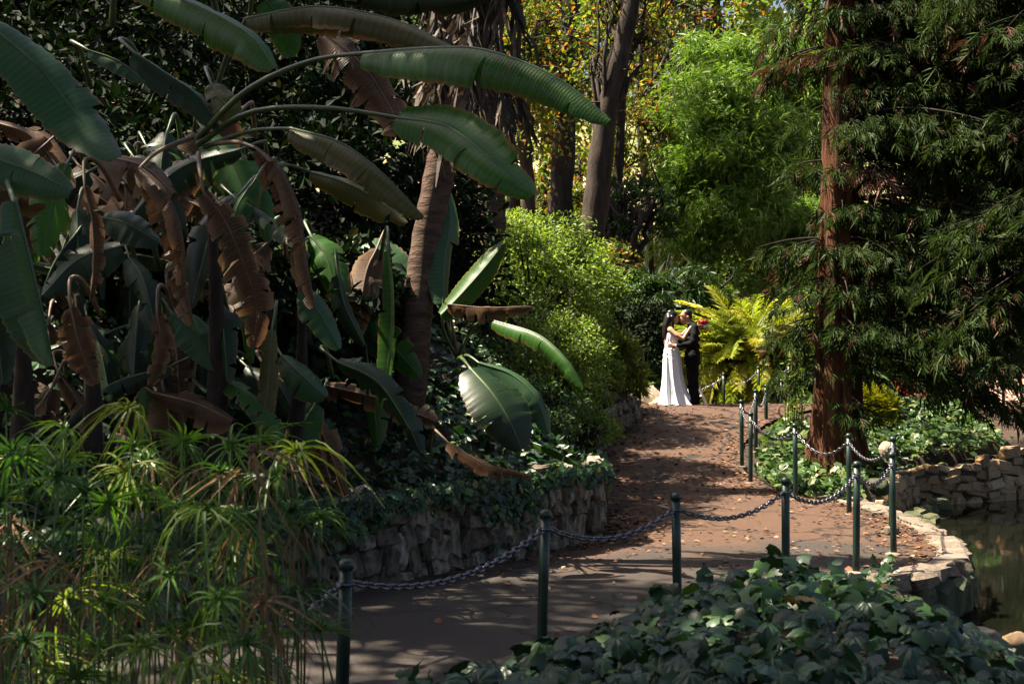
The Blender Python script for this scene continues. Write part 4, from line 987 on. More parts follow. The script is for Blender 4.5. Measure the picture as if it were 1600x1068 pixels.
for k in range(16):
    d = r_.uniform(46, 62); px_ = [-80, 60, 190, 330, 470, 600, 720, 830, 930, 1010, 1120, 1240, 1330, 1430, 1540, 1650][k]+r_.uniform(-25, 25)
    b_ = at(px_, d); H = r_.uniform(11, 15) if not 930 < px_ < 1260 else r_.uniform(13, 14.5)
    mt = 'autumn' if k in (6, 8, 9, 10) else 'shrub' if k in (7, 11, 12) else 'shrub_deep'
    tree('far_tree', 'far leafy tree on the slope, number %s from the left of the far row' % ['one', 'two', 'three', 'four', 'five', 'six', 'seven', 'eight', 'nine', 'ten', 'eleven', 'twelve', 'thirteen', 'fourteen', 'fifteen', 'sixteen'][k], [b_, b_+Vector((.2, 0, H*.4)), b_+Vector((-.1, 0, H*.85))], [.3, .24, .08], b_+Vector((0, 0, H*.62)), (3.2, 2.6, H*.42), 2800, .32, mt, 300+k, 'far trees up the slope', bk='dark_bark', k=70, spread=.9, limbs=10)
# undergrowth at the foot of the slope
for k, (px_, py_, d, rx, rz_, mt, n) in enumerate([(985, 520, 29.5, .8, .7, 'dark_leaf', 3000), (965, 470, 31, .8, .8, 'shrub_deep', 2800), (1005, 575, 29.5, .7, .45, 'shrub_deep', 2200), (1085, 480, 33, .9, .8, 'shrub', 3000), (1110, 440, 35, 1.2, .7, 'shrub', 3000), (1060, 560, 32, .8, .8, 'dark_leaf', 2400), (1255, 500, 33, .9, .9, 'shrub_deep', 3600), (1255, 590, 28.8, .6, .5, 'shrub_deep', 2600), (940, 430, 32, .9, .8, 'autumn', 2200),
                                                (1450, 560, 36, 2.0, 1.0, 'dark_leaf', 4500), (1570, 560, 36, 2.0, 1.1, 'dark_leaf', 4500), (1400, 520, 33, 1.1, .9, 'shrub_deep', 3000), (1345, 470, 36, 1.6, 1.8, 'dark_leaf', 3500), (1500, 440, 38, 2.5, 2.4, 'dark_leaf', 4500), (1620, 420, 36, 2.5, 2.6, 'dark_leaf', 4500)]):
    c_ = P(px_, py_, d)
    shrub('undergrowth_bush', ['dark bush left of the bride', 'green bush on the slope above the pale grass', 'low fern-like bush behind the sandy boulder', 'leafy bush behind the two heads', 'light bush on the slope right of the couple', 'dark low bush directly behind the couple', 'green bush between the yellow palm and the redwood', 'low bush left of the redwood base', 'autumn-tinted bush beside the leaning trunk',
                               'dark bush across the pond behind the posts', 'dark bush across the pond at the right', 'green bush above the yellow broom', 'tall dark bush behind the redwood trunk', 'tall dark shrub mass behind the conifer boughs', 'tall dark shrub at the right frame edge'][k],
          (c_.x, c_.y, c_.z-rz_*.75), (rx, rx*.8, rz_), n, .11, mt, 400+k, 'bushes at the foot of the slope', T_LEAF, 50, rx*.35, zmin=-.95)

# ------------------------------------------------------------------ conifers
def conifer(name, label, base, top, r0, branches, seed, sprays=70, skip=None, bk='redwood_bark', group=None):
    rng = np.random.default_rng(seed); base = Vector(base); o = empty(name, base, label, 'tree', group)
    n = 46; S = spline([base, base.lerp(Vector(top), .5), Vector(top)], n)
    hgt = np.linspace(0, 1, n)
    R = r0*(1-.75*hgt)*(1+.55*np.exp(-hgt*(Vector(top)-base).length/.55))
    seg = 40; ang = np.linspace(0, 2*PI, seg, endpoint=False)
    V_ = []
    for i in range(n):
        fl = 1+.09*np.sin(ang*7+1.3*np.sin(i*.35)+seed)*np.exp(-hgt[i]*2)+.05*np.sin(ang*13+i*.2)+rng.normal(0, .018, seg)
        V_.append(np.stack([S[i][0]+R[i]*fl*np.cos(ang), S[i][1]+R[i]*fl*np.sin(ang), np.full(seg, S[i][2])], -1))
    i, j = np.meshgrid(np.arange(n-1), np.arange(seg), indexing='ij')
    mk('trunk', mesh_np('trunk', np.concatenate(V_), np.stack([i*seg+j, i*seg+(j+1) % seg, (i+1)*seg+(j+1) % seg, (i+1)*seg+j], -1).reshape(-1, 4), True), M[bk], o)
    mb = MB(); pos = []; ax = []; dead = []
    H = (Vector(top)-base).length
    for (z, az, L, dr) in branches:
        t = min(.99, z/H); p0 = S[int(t*(n-1))]; dirh = np.array([math.cos(az), math.sin(az), 0])
        side = np.array([-dirh[1], dirh[0], 0])
        m_ = 12; u = np.linspace(0, 1, m_)
        wob = rng.normal(0, .05, 2)
        pts = p0+dirh*(u*L)[:, None]+np.array([0, 0, 1])*(L*(.18*u-dr*u*u))[:, None]+side*(wob[0]*L*np.sin(u*3))[:, None]
        mb.tube(pts, np.linspace(.024, .004, m_), 5)
        ns = int(sprays*L/2.5*(1 if z < 9 else .4))
        isd = rng.random() < .02
        uu = rng.uniform(.03, 1.0, ns)**.85
        pp_ = np.stack([np.interp(uu, u, pts[:, q]) for q in range(3)], -1)
        lat = rng.uniform(-1, 1, ns)*(.75*(1-.5*uu))*min(1.0, L/2)
        drop = -np.abs(rng.normal(0, .16, ns))-.28*np.abs(lat)
        pp_ = pp_+side*lat[:, None]+np.array([0, 0, 1])*drop[:, None]
        a_ = unit(dirh*.55+side*np.sign(lat)[:, None]*.6+np.array([0, 0, -.65])+rng.normal(0, .3, (ns, 3)))
        pos.append(pp_); ax.append(a_); dead.append(np.full(ns, isd) | (rng.random(ns) < .06))
    mb.build('branches', M['dark_bark'], o, True)['kind'] = 'stuff'
    pos = np.concatenate(pos); ax = np.concatenate(ax); dead = np.concatenate(dead)
    for sel, nm, mt in ((~dead, 'foliage', 'needle'), (dead, 'dry_foliage', 'needle_dead')):
        k = sel.sum()
        if not k: continue
        V_, F_ = instance(T_SPRAY[0], T_SPRAY[1], pos[sel], ax[sel], unit(np.array([0, -.2, .8])+rng.normal(0, .5, (k, 3))), .30*rng.uniform(.6, 1.35, k))
        mk(nm, mesh_np(nm, V_, F_), M[mt], o)
    return o
r_ = random.Random(44)
br = []
rw = Vector((5.0, 22.0, hz(5.0, 22.0)))
for k in range(250):          # boughs right of, behind and left of the trunk; the face toward the camera stays open
    z = r_.uniform(2.6, 13) if k < 190 else r_.uniform(13, 24)
    az = math.radians(r_.choice([r_.uniform(-58, 40), r_.uniform(-58, 20), r_.uniform(-50, 0), r_.uniform(60, 215)]))
    L = r_.uniform(1.4, 3.4)
    if math.degrees(az) > 120:            # left side: fewer and thinner low down
        if r_.random() < .6 or (z < 3.2): continue
        L = r_.uniform(.7, 1.35)
    br.append((z, az, L, r_.uniform(.25, .6)))
br = [q for q in br if not (q[0] < 9 and -62 < math.degrees(q[1]) < -48)]
for z, az, L in [(2.2, -15, 2.6), (2.0, -35, 2.2), (2.4, 5, 3.0), (2.6, -50, 2.0), (1.7, -75, .9), (2.9, -85, 1.0), (3.6, -95, .9), (2.2, 185, 1.0), (2.6, 200, 1.0), (3.0, 170, 1.1), (4.6, -100, .6), (5.2, -70, 1.2), (6.0, -80, 1.0), (7.2, -95, .9), (7.8, -110, .8), (6.8, -60, 1.3), (4.2, -65, 1.3), (8.2, -90, 1.0)]:
    br.append((z, math.radians(az), L, .45))
conifer('redwood_tree', 'great redwood with red fluted bark, right of the couple', rw, rw+Vector((.5, 0, 27)), .345, br, 3, 120)
br = []
for k in range(190):
    z = r_.uniform(3.4, 11); az = math.radians(r_.uniform(120, 275)); br.append((z, az, r_.uniform(1.6, 3.4), r_.uniform(.25, .55)))
for k in range(60): br.append((r_.uniform(10, 22), math.radians(r_.uniform(90, 300)), r_.uniform(2, 3.5), .4))
c2 = Vector((9.1, 20.6, .3))
conifer('conifer_tree', 'dark conifer at the right frame edge with drooping boughs over the pond', c2, c2+Vector((0, 0, 24)), .36, br, 5, 105)
br = []
for k in range(110): br.append((r_.uniform(2.5, 16), math.radians(r_.uniform(0, 360)), r_.uniform(1.8, 3.6), r_.uniform(.25, .5)))
c3 = at(1470, 29); conifer('conifer_tree', 'dark conifer standing behind the redwood boughs across the pond', c3, c3+Vector((0, 0, 20)), .3, br, 6, 52)

# ------------------------------------------------------------------ sunlit palm, broom, canes, red shrub
def frond_mesh(seed, L=1.5, n=52, leaf=.27, curve=.75, mat='palm_frond'):
    r = random.Random(seed); mb = MB()
    u = np.linspace(0, 1, 16); x = L*np.sin(u*curve)/curve*1.0; z = L*(1-np.cos(u*curve))/curve*-1.0
    R_ = np.stack([x*0, x, z], -1)
    mb.tube(R_, np.linspace(.012, .003, 16), 5)
    for k in range(n):
        t = .1+.88*k/n; c_ = np.array([np.interp(t, u, R_[:, q]) for q in range(3)])
        l_ = leaf*(math.sin(PI*min(1, t*.85+.1))**.6)*r.uniform(.85, 1.1)
        for s in (-1, 1):
            e = c_+np.array([s*l_*r.uniform(.4, .75), l_*.55, -l_*r.uniform(.25, .75)]); m_ = (c_+e)/2+np.array([0, 0, .03]); w_ = np.array([0, .010, .003])
            mb.add([c_, m_-w_, e, m_+w_], [[0, 1, 2], [0, 2, 3]])
    me = mesh_np('frond', np.concatenate(mb.V), [np.concatenate(mb.T), np.concatenate(mb.Q)]); me.materials.append(M[mat]); return me
FR = [frond_mesh(s, 1.5, curve=c_) for s, c_ in enumerate([.8, 1.2, 1.7])]
FO = [frond_mesh(s+9, 1.3, curve=c_, mat='palm_old') for s, c_ in enumerate([1.0, 1.3])]
def cycad(label, base, n, sc, seed, hgt=.55):
    r = random.Random(seed); o = empty('palm_plant', base, label, 'palm')
    mb = MB(); mb.tube([(0, 0, -.3), (0, 0, 0), (0, 0, hgt*.6), (0, 0, hgt)], [.2, .2, .19, .1], 12); mb.build('trunk', M['cycad_trunk'], o, world=False)
    for k in range(n):
        a = k*2.399+r.uniform(-.2, .2); t = (k+.5)/n
        el = math.radians(78-108*t+r.uniform(-8, 8))
        f = bpy.data.objects.new('frond', r.choice(FO if t > .86 else FR)); COL.objects.link(f); f.parent = o
        f.location = (0, 0, hgt+.05-.12*t); f.rotation_euler = Quaternion((0, 0, 1), a).to_matrix().to_4x4().to_euler()
        f.rotation_mode = 'QUATERNION'; f.rotation_quaternion = Quaternion((0, 0, 1), a) @ Quaternion((1, 0, 0), el)
        f.scale = [sc*r.uniform(.85, 1.1)]*3
    return o
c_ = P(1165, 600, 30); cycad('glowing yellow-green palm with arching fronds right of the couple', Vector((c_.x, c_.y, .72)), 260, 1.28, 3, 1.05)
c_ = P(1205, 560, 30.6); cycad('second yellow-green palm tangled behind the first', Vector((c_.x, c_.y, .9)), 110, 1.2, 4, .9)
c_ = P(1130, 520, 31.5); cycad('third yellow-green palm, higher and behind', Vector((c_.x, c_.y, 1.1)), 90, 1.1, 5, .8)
c_ = P(1000, 600, 28.8); cycad('small dark fern-like palm behind the sandy boulder', Vector((c_.x, c_.y, .8)), 26, .5, 6, .2)
c_ = P(1370, 642, 25.2); shrub('broom_bush', 'glowing yellow broom bush right of the redwood base', (c_.x, c_.y, c_.z-.5*.75), (.30, .3, .46), 2600, .16, 'broom', 71, None, T_FEATH, 40, .16, 'shrub', -1.2, zmin=-.9)
c_ = P(1412, 622, 28.2); shrub('red_shrub', 'small red-leaved shrub across the pond beside the broom', (c_.x, c_.y, c_.z-.22), (.3, .3, .3), 900, .1, 'red_leaf', 72, None, T_LEAF, 20, .14)
for k in range(9):
    px_ = 1228+k*3.4; a = at(px_, 23.2+.1*(k % 3)); mb = MB(); h_ = random.uniform(1.0, 1.7)
    o = empty('cane', a, 'slender green cane left of the redwood, %s from the left in its clump' % ['first', 'second', 'third', 'fourth', 'fifth', 'sixth', 'seventh', 'eighth', 'ninth'][k], 'plant', 'slender canes left of the redwood')
    mb.tube([(0, 0, -.05), (random.uniform(-.02, .02), 0, h_*.5), (random.uniform(-.08, .08), random.uniform(-.05, .05), h_)], [.013, .011, .005], 6)
    mb.build('stalk', M['cane'], o, world=False)
    rng = np.random.default_rng(k); n = 40; q = np.stack([rng.normal(0, .05, n), rng.normal(0, .05, n), rng.uniform(.1, 1, n)*h_], -1)
    V_, F_ = instance(T_LEAF[0], T_LEAF[1], q, unit(rng.normal(0, 1, (n, 3))+np.array([0, 0, -.3])), unit(rng.normal(0, .5, (n, 3))+np.array([0, 0, 1])), rng.uniform(.06, .13, n), np.full(n, .5))
    mk('leaves', mesh_np('leaves', V_, F_), M['shrub'], o, world=False)

# ------------------------------------------------------------------ ivy and other ground cover
def ivy_on(name, label, X, Y, size, mat, seed, up=.6, lift=.1, group=None, cat=None, view=.35, split=0, kind='stuff', zf_=height, stick=.12):
    rng = np.random.default_rng(seed); n = len(X); e = .08
    Zs = zf_(X, Y); gx = (zf_(X+e, Y)-zf_(X-e, Y))/(2*e); gy = (zf_(X, Y+e)-zf_(X, Y-e))/(2*e)
    g = np.clip(np.stack([-gx, -gy, np.ones(n)], -1), -3, 3); nrm = unit(g)
    pos = np.stack([X, Y, Zs], -1)+nrm*rng.uniform(.02, lift, n)[:, None]
    nr = unit(nrm*.7+np.array([0, -view, up])+rng.normal(0, .38, (n, 3)))
    down = np.stack([-gx, -gy, np.zeros(n)], -1)
    ax = unit(unit(down+1e-3)*.5+np.array([0, -.45, -.35])+rng.normal(0, .55, (n, 3)))
    sz = size*rng.uniform(.55, 1.35, n)
    return pos, ax, nr, sz
def region(n, x0, x1, y0, y1, test, seed):
    rng = np.random.default_rng(seed); X = rng.uniform(x0, x1, n); Y = rng.uniform(y0, y1, n); k = test(X, Y); return X[k], Y[k]
# ivy on the bank over the wall
def t_bank(X, Y):
    d, s, t = poly_dist(X, Y, WALL); return (s > 0) & (d > .04) & (d < 3.2) & (t > 1.4) & (t < 6.6)
X, Y = region(36000, -5.5, 2.3, 8, 23, t_bank, 1)
pos, ax, nr, sz = ivy_on('', '', X, Y, .095, 'ivy', 2)
d_, s_, t_ = poly_dist(X, Y, WALL)
pos[:, 2] = np.maximum(pos[:, 2], walltop(t_, Y)+.02)
o = empty('ivy_bank', (-1, 13, .8), 'dark ivy carpeting the bank above the rubble wall', 'ivy', kind='stuff')
V_, F_ = instance(T_IVY_S[0], T_IVY_S[1], pos, ax, nr, sz)
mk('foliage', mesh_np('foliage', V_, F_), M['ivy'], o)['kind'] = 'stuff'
# trailers hanging over the wall
rng = np.random.default_rng(9); n = 2500
tq = rng.uniform(0, 1, n); seg_ = np.array([(-3.2, 8.8), (-1.06, 11.8), (.93, 14.7), (.98, 16.6)]); cum = np.array([0, .42, .8, 1.0])
bx_ = np.interp(tq, cum, seg_[:, 0]); by_ = np.interp(tq, cum, seg_[:, 1])
hang = np.abs(rng.normal(0, .07, n))*(1+1.8*np.clip(np.sin(tq*23)+.2, 0, 1))
pos = np.stack([bx_+.05, by_-.05, .74-hang+.06], -1)+rng.normal(0, .02, (n, 3))
V_, F_ = instance(T_IVY[0], T_IVY[1], pos, unit(np.array([.2, -.2, -1])+rng.normal(0, .4, (n, 3))), unit(np.array([.5, -.8, .4])+rng.normal(0, .35, (n, 3))), .075*rng.uniform(.5, 1.3, n))
mk('trailing_ivy', mesh_np('trailing_ivy', V_, F_), M['ivy'], o)['kind'] = 'stuff'
# near ivy mound: the biggest leaves singly, the rest as one mass
def t_mound(X, Y):
    d, s, t = poly_dist(X, Y, FRONT); ins = inside(X, Y, POND); pd_, _, _ = poly_dist(X, Y, POND, True)
    vis = (np.abs(X/Y) < .42)
    return (s < 0) & (d > .35) & (~ins) & vis & (Y > 2.6) & (pd_ > .05)
X, Y = region(25000, -1.6, 4.3, 2.6, 12.5, t_mound, 3)
keep = (X > -1.0+.25*(6.5-Y)*0) & (np.random.default_rng(5).random(len(X)) < np.clip(1.15-.05*Y, .5, 1))
X, Y = X[keep], Y[keep]
pos, ax, nr, sz = ivy_on('', '', X, Y, .076, 'ivy', 4, .75, .2)
own = empty('ivy_mound', (1.2, 6, .7), 'mass of glossy dark ivy in the right foreground', 'ivy')
score = sz/Y*(np.abs(X/Y) < .37)*(nr[:, 2]+.3)*(pos[:, 2] > .2)
scr = HOR+(CAMZ-pos[:, 2])/Y*F; score *= (scr < 1075)
top = np.argsort(-score)[:300]; mask = np.ones(len(X), bool); mask[top] = False
# finer template with cupped lobes for the single leaves
def ivy_fine(seed):
    r = random.Random(seed); bm = bmesh.new()
    vs = [bm.verts.new((x*r.uniform(.92, 1.08), y*r.uniform(.95, 1.05), z+r.uniform(-.03, .03))) for (x, y), z in zip(_o, _z)]
    c0 = bm.verts.new((0, .3, .06)); inner = [bm.verts.new((v.co.x*.5, .3+(v.co.y-.3)*.5, .055+.03*(i % 2))) for i, v in enumerate(vs)]
    for i in range(12):
        j = (i+1) % 12; bm.faces.new((vs[i], vs[j], inner[j], inner[i])); bm.faces.new((inner[i], inner[j], c0))
    me = bpy.data.meshes.new('leaf'); bm.to_mesh(me); bm.free()
    for p in me.polygons: p.use_smooth = True
    return me
m = leaf_mat('ivy_single', [(0, (.010, .03, .012)), (.5, (.018, .052, .02)), (.9, (.034, .085, .028)), (1, (.08, .15, .035))], .38, .15, spec=.42, island=False)
nt = m.node_tree; b = nt.nodes['Principled BSDF']; old = b.inputs['Base Color'].links[0].from_socket
tc = N(nt, 'ShaderNodeTexCoord'); sp = N(nt, 'ShaderNodeSeparateXYZ'); nt.links.new(tc.outputs['Object'], sp.inputs[0])
at2 = N(nt, 'ShaderNodeMath', operation='ARCTAN2'); nt.links.new(sp.outputs[0], at2.inputs[0]); nt.links.new(sp.outputs[1], at2.inputs[1])
k45 = N(nt, 'ShaderNodeMath', operation='MULTIPLY'); nt.links.new(at2.outputs[0], k45.inputs[0]); k45.inputs[1].default_value = 4.4
sn = N(nt, 'ShaderNodeMath', operation='SINE'); nt.links.new(k45.outputs[0], sn.inputs[0]); ab = N(nt, 'ShaderNodeMath', operation='ABSOLUTE'); nt.links.new(sn.outputs[0], ab.inputs[0])
vein = ramp(nt, ab.outputs[0], [(.0, (1, 1, 1)), (.16, (0, 0, 0))])
nt.links.new(mixc(nt, vein, old, (.075, .12, .07)), b.inputs['Base Color']); bump(nt, b, ab.outputs[0], .25, .04)
IF = [ivy_fine(s) for s in range(6)]
for me in IF: me.materials.append(m)
for k in top:
    a_ = Vector(ax[k]); n_ = Vector(nr[k]); n_ = (n_-a_*a_.dot(n_)).normalized(); s3 = a_.cross(n_)
    lf = bpy.data.objects.new('leaf', IF[k % 6]); COL.objects.link(lf); lf.parent = own
    lf.matrix_local = Matrix.Translation(Vector(pos[k])-own.location) @ Matrix((s3, a_, n_)).transposed().to_4x4() @ Matrix.Scale(sz[k], 4)
fr_ = mask & (Y > 7.5); mask = mask & (Y <= 7.5)
V_, F_ = instance(T_IVY_S[0], T_IVY_S[1], pos[fr_], ax[fr_], nr[fr_], sz[fr_])
mk('far_foliage', mesh_np('far_foliage', V_, F_, True), M['ivy'], own)['kind'] = 'stuff'
V_, F_ = instance(T_IVY[0], T_IVY[1], pos[mask], ax[mask], nr[mask], sz[mask])
mk('foliage', mesh_np('foliage', V_, F_, True), M['ivy'], own)['kind'] = 'stuff'
# patches round the redwood and across the pond
def patch(name, label, n, x0, x1, y0, y1, test, size, mat, seed, lift=.12, tpl=T_IVY_S):
    X, Y = region(n, x0, x1, y0, y1, test, seed); pos, ax, nr, sz = ivy_on('', '', X, Y, size, mat, seed+1, .7, lift)
    V_, F_ = instance(tpl[0], tpl[1], pos, ax, nr, sz)
    return tag(mk(name, mesh_np(name, V_, F_), M[mat]), label, 'ground cover', None, 'stuff')
def t_rw(X, Y):
    d, s, t = poly_dist(X, Y, RIGHT); pd_, _, _ = poly_dist(X, Y, POND, True); return (s < 0) & (d > .12) & ~inside(X, Y, POND) & (t > 4.8) & (pd_ > .15)
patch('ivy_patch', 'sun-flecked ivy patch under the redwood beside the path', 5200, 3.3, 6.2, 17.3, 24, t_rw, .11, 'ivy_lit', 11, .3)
def t_far(X, Y):
    d, s, t = poly_dist(X, Y, np.array(FW, float)); return (s > 0) & (d > .3) & (Y < 27.2-.1*(X-6)) & (X < 8.4)
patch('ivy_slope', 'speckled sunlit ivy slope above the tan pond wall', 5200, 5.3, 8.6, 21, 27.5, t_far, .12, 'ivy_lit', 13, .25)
patch('ground_plants', 'low green plants at the foot of the bank behind the couple', 3000, 1.5, 8, 28.6, 33, lambda X, Y: X > -9, .14, 'shrub_deep', 15, .35, T_LEAF)

# ------------------------------------------------------------------ fallen leaves
rng = np.random.default_rng(31); n = 26000
ui = rng.uniform(0, 1, n); vi = rng.uniform(0, 1, n)
edge = np.minimum(vi, 1-vi)
X = (Ls[:, 0][(ui*129).astype(int)]*(1-vi)+Rs[:, 0][(ui*129).astype(int)]*vi)+rng.normal(0, .05, n); Y = (Ls[:, 1][(ui*129).astype(int)]*(1-vi)+Rs[:, 1][(ui*129).astype(int)]*vi)+rng.normal(0, .08, n)
pr = np.clip(1.3*np.exp(-edge/.08)+.30*np.clip(hnoise(X, Y, 1.1)-.1, 0, 1)+.05, 0, 1)*np.interp(Y, [8, 11, 13, 16, 22, 25], [.04, .08, .55, 1, .9, .5])
k = rng.random(n) < pr; X, Y = X[k], Y[k]; n = len(X)
pos = np.stack([X, Y, np.maximum(zpath(Y), 0)+.022+rng.uniform(0, .015, n)], -1)
V_, F_ = instance(T_LEAF[0], T_LEAF[1], pos, unit(rng.normal(0, 1, (n, 3))*np.array([1, 1, .12])), unit(np.array([0, 0, 1])+rng.normal(0, .25, (n, 3))), rng.uniform(.03, .085, n), rng.uniform(.8, 1.6, n))
tag(mk('fallen_leaves', mesh_np('fallen_leaves', V_, F_), M['litter']), 'rust-red fallen leaves strewn over the path', 'leaves', None, 'stuff')
rng = np.random.default_rng(32); n = 3600
X = rng.uniform(7.2, 15, n); Y = rng.uniform(26.5, 34, n); pos = np.stack([X, Y, height(X, Y)+.04], -1)
V_, F_ = instance(T_LEAF[0], T_LEAF[1], pos, unit(rng.normal(0, 1, (n, 3))*np.array([1, 1, .15])), unit(np.array([0, 0, 1])+rng.normal(0, .3, (n, 3))), rng.uniform(.06, .13, n))
tag(mk('fallen_leaves', mesh_np('fallen_leaves', V_, F_), M['litter']), 'reddish fallen leaves on the pink walk across the pond', 'leaves', None, 'stuff')
# twigs by the wall corner
for k, (a, b_) in enumerate([((955, 785), (1010, 797)), ((965, 800), (1015, 795)), ((950, 770), (975, 785)), ((970, 812), (1012, 808)), ((985, 778), (1020, 770)), ((1005, 760), (1035, 768)), ((952, 818), (985, 822))]):
    def gp(q):
        d = F*(CAMZ-.03)/(q[1]-HOR); return Vector(((q[0]-800)/F*d, d, .035+.008*(k % 3)))
    p0, p1 = gp(a), gp(b_); mb = MB(); c_ = (p0+p1)/2; mid_ = Vector((.02, .03, .02))
    mb.tube(spline([p0-c_, mid_, p1-c_], 7), np.linspace(.011, .004, 7), 6); o = mb.build('stick', M['stick'], None, True); o.location = c_
    tag(o, ['longest pale stick lying by the wall corner', 'pale stick crossing the longest one by the wall corner', 'short stick touching the wall corner', 'stick lying lowest but one by the wall corner', 'stick slanting away right of the wall corner', 'stick furthest up the path from the wall corner', 'small stick closest to the foot of the wall corner'][k], 'stick', 'fallen sticks by the wall corner')

# ------------------------------------------------------------------ umbrella sedge
def umbel_mesh(seed, mat, n=20, L=.21, droop=1.0):
    r = random.Random(seed); mb = MB()
    for k in range(n):
        a = 2*PI*k/n+r.uniform(-.15, .15); l_ = L*r.uniform(.65, 1.2); el = r.uniform(-.1, .75); dr = droop*r.uniform(.5, 1.3)
        u = np.linspace(0, 1, 6); h_ = l_*u*math.cos(el)*(1-.12*u); z = l_*(math.sin(el)*u-dr*.75*u*u)
        w_ = .0044*np.array([.7, 1, 1, .85, .6, .1])*r.uniform(.8, 1.3)
        cx = np.stack([h_*math.cos(a), h_*math.sin(a), z], -1); s_ = np.array([-math.sin(a), math.cos(a), 0])
        V_ = []
        for i in range(6): V_ += [cx[i]-s_*w_[i]+np.array([0, 0, .0015]), cx[i]-np.array([0, 0, .001]), cx[i]+s_*w_[i]+np.array([0, 0, .0015])]
        F_ = []
        for i in range(5): F_ += [[i*3, i*3+1, i*3+4, i*3+3], [i*3+1, i*3+2, i*3+5, i*3+4]]
        mb.add(V_, F_)
    for k in range(14):       # small flower rays in the middle
        a = r.uniform(0, 6.3); e = r.uniform(.5, 1.3); l_ = r.uniform(.02, .045); p = np.array([math.cos(a)*math.cos(e)*l_, math.sin(a)*math.cos(e)*l_, math.sin(e)*l_])
        mb.tube([(0, 0, 0), p], [.0015, .004], 4)
    me = mesh_np('umbel', np.concatenate(mb.V), [np.concatenate(mb.Q)]+([np.concatenate(mb.T)] if mb.T else [])); me.materials.append(M[mat]); return me
UM = [umbel_mesh(s, 'sedge', [20, 24, 15, 28, 18, 12, 22, 26][s], [.21, .17, .24, .2, .25, .19, .14, .22][s], [.7, .9, 1.2, .6, 1.5, 1.0, .4, 1.8][s]) for s in range(8)]
UD = [umbel_mesh(s+20, 'sedge_dry', 11+s, .19, 1.9) for s in range(3)]
heads = [(265, 900, 4.4, 0), (170, 785, 4.9, 0), (285, 690, 5.4, 0), (200, 640, 5.6, 0), (100, 672, 5.4, 0), (160, 940, 4.2, 0), (395, 826, 4.8, 1), (497, 808, 5.2, 0), (12, 862, 4.4, 1), (88, 882, 4.3, 1), (20, 705, 5.0, 0), (330, 770, 5.2, 0), (385, 1005, 4.0, 0),
         (40, 1000, 4.0, 0), (120, 815, 4.7, 0), (420, 745, 5.6, 0), (455, 800, 5.2, 0), (60, 760, 5.0, 0), (310, 735, 5.3, 1), (245, 830, 4.7, 0), (225, 1010, 3.9, 0), (470, 930, 4.6, 0), (300, 1040, 3.8, 0), (345, 935, 4.3, 0), (500, 985, 4.6, 0), (120, 1060, 3.7, 0), (420, 905, 4.5, 1), (10, 640, 5.6, 0), (410, 690, 5.9, 0), (355, 850, 4.9, 0), (200, 735, 5.1, 0), (60, 930, 4.2, 0), (0, 790, 4.7, 0)]
r_ = random.Random(77)
for k in range(75): heads.append((r_.uniform(-60, 480), r_.uniform(680, 1060), r_.uniform(4.4, 6.0), 1 if r_.random() < .25 else 0))
cl_ = [empty('umbrella_sedge', (-1.75, 4.8, 0), 'clump of umbrella sedge at the left frame edge', 'sedge', 'umbrella sedge in the lower left'),
       empty('umbrella_sedge', (-1.1, 4.6, 0), 'clump of umbrella sedge with a big bright star-shaped head', 'sedge', 'umbrella sedge in the lower left'),
       empty('umbrella_sedge', (-.75, 5.0, 0), 'clump of umbrella sedge with dry brown heads beside the nearest chain post', 'sedge', 'umbrella sedge in the lower left')]
for k, (px_, py_, d, dry) in enumerate(heads):
    t = P(px_, py_, d); root = cl_[0 if px_ < 130 else 1 if px_ < 330 else 2]
    if px_ > 440 and d < 4.4: d = 4.4
    b_ = Vector((t.x+r_.uniform(-.15, .15), t.y+r_.uniform(-.12, .12), hz(t.x, t.y)-.05))
    mb = MB(); S = spline([b_, b_.lerp(t, .55)+Vector((r_.uniform(-.03, .03), r_.uniform(-.03, .03), 0)), t], 8)
    mb.tube(S-np.array(root.location), np.linspace(.0055, .0032, 8), 5)
    stem = mb.build('stem', M['sedge_dry' if dry else 'sedge_stem'], root, True, world=False)
    u_ = bpy.data.objects.new('umbel', r_.choice(UD if dry else UM)); COL.objects.link(u_); u_.parent = stem
    u_.location = t-root.location; s_ = r_.uniform(.8, 1.15)*(1.0 if k else 1.05); u_.scale = (s_, s_, s_)
    u_.rotation_euler = (r_.uniform(-.6, .8), r_.uniform(-.6, .6), r_.uniform(0, 6)) if k else (.55, 0, 0)
# thin grass blades among the sedge
rng = np.random.default_rng(3); n = 2600
X = rng.uniform(-2.7, -.85, n); Y = rng.uniform(3.9, 6.0, n)
pos = np.stack([X, Y, height(X, Y)], -1); T_BL = (np.array([[-.008, 0, 0], [.008, 0, 0], [.007, .5, .06], [-.007, .5, .06], [0, 1, .3]], float), np.array([[0, 1, 2], [0, 2, 3], [3, 2, 4]]))
V_, F_ = instance(T_BL[0], T_BL[1], pos, unit(np.array([0, 0, 1])+rng.normal(0, .28, (n, 3))), unit(rng.normal(0, 1, (n, 3))), rng.uniform(.25, .72, n))
leaf_mat('blade', [(0, (.015, .04, .012)), (.7, (.035, .08, .02)), (1, (.14, .10, .04))], .5, .25)
tag(mk('sedge_blades', mesh_np('sedge_blades', V_, F_), M['blade']), 'thin upright blades between the sedge stems', 'grass', None, 'stuff')

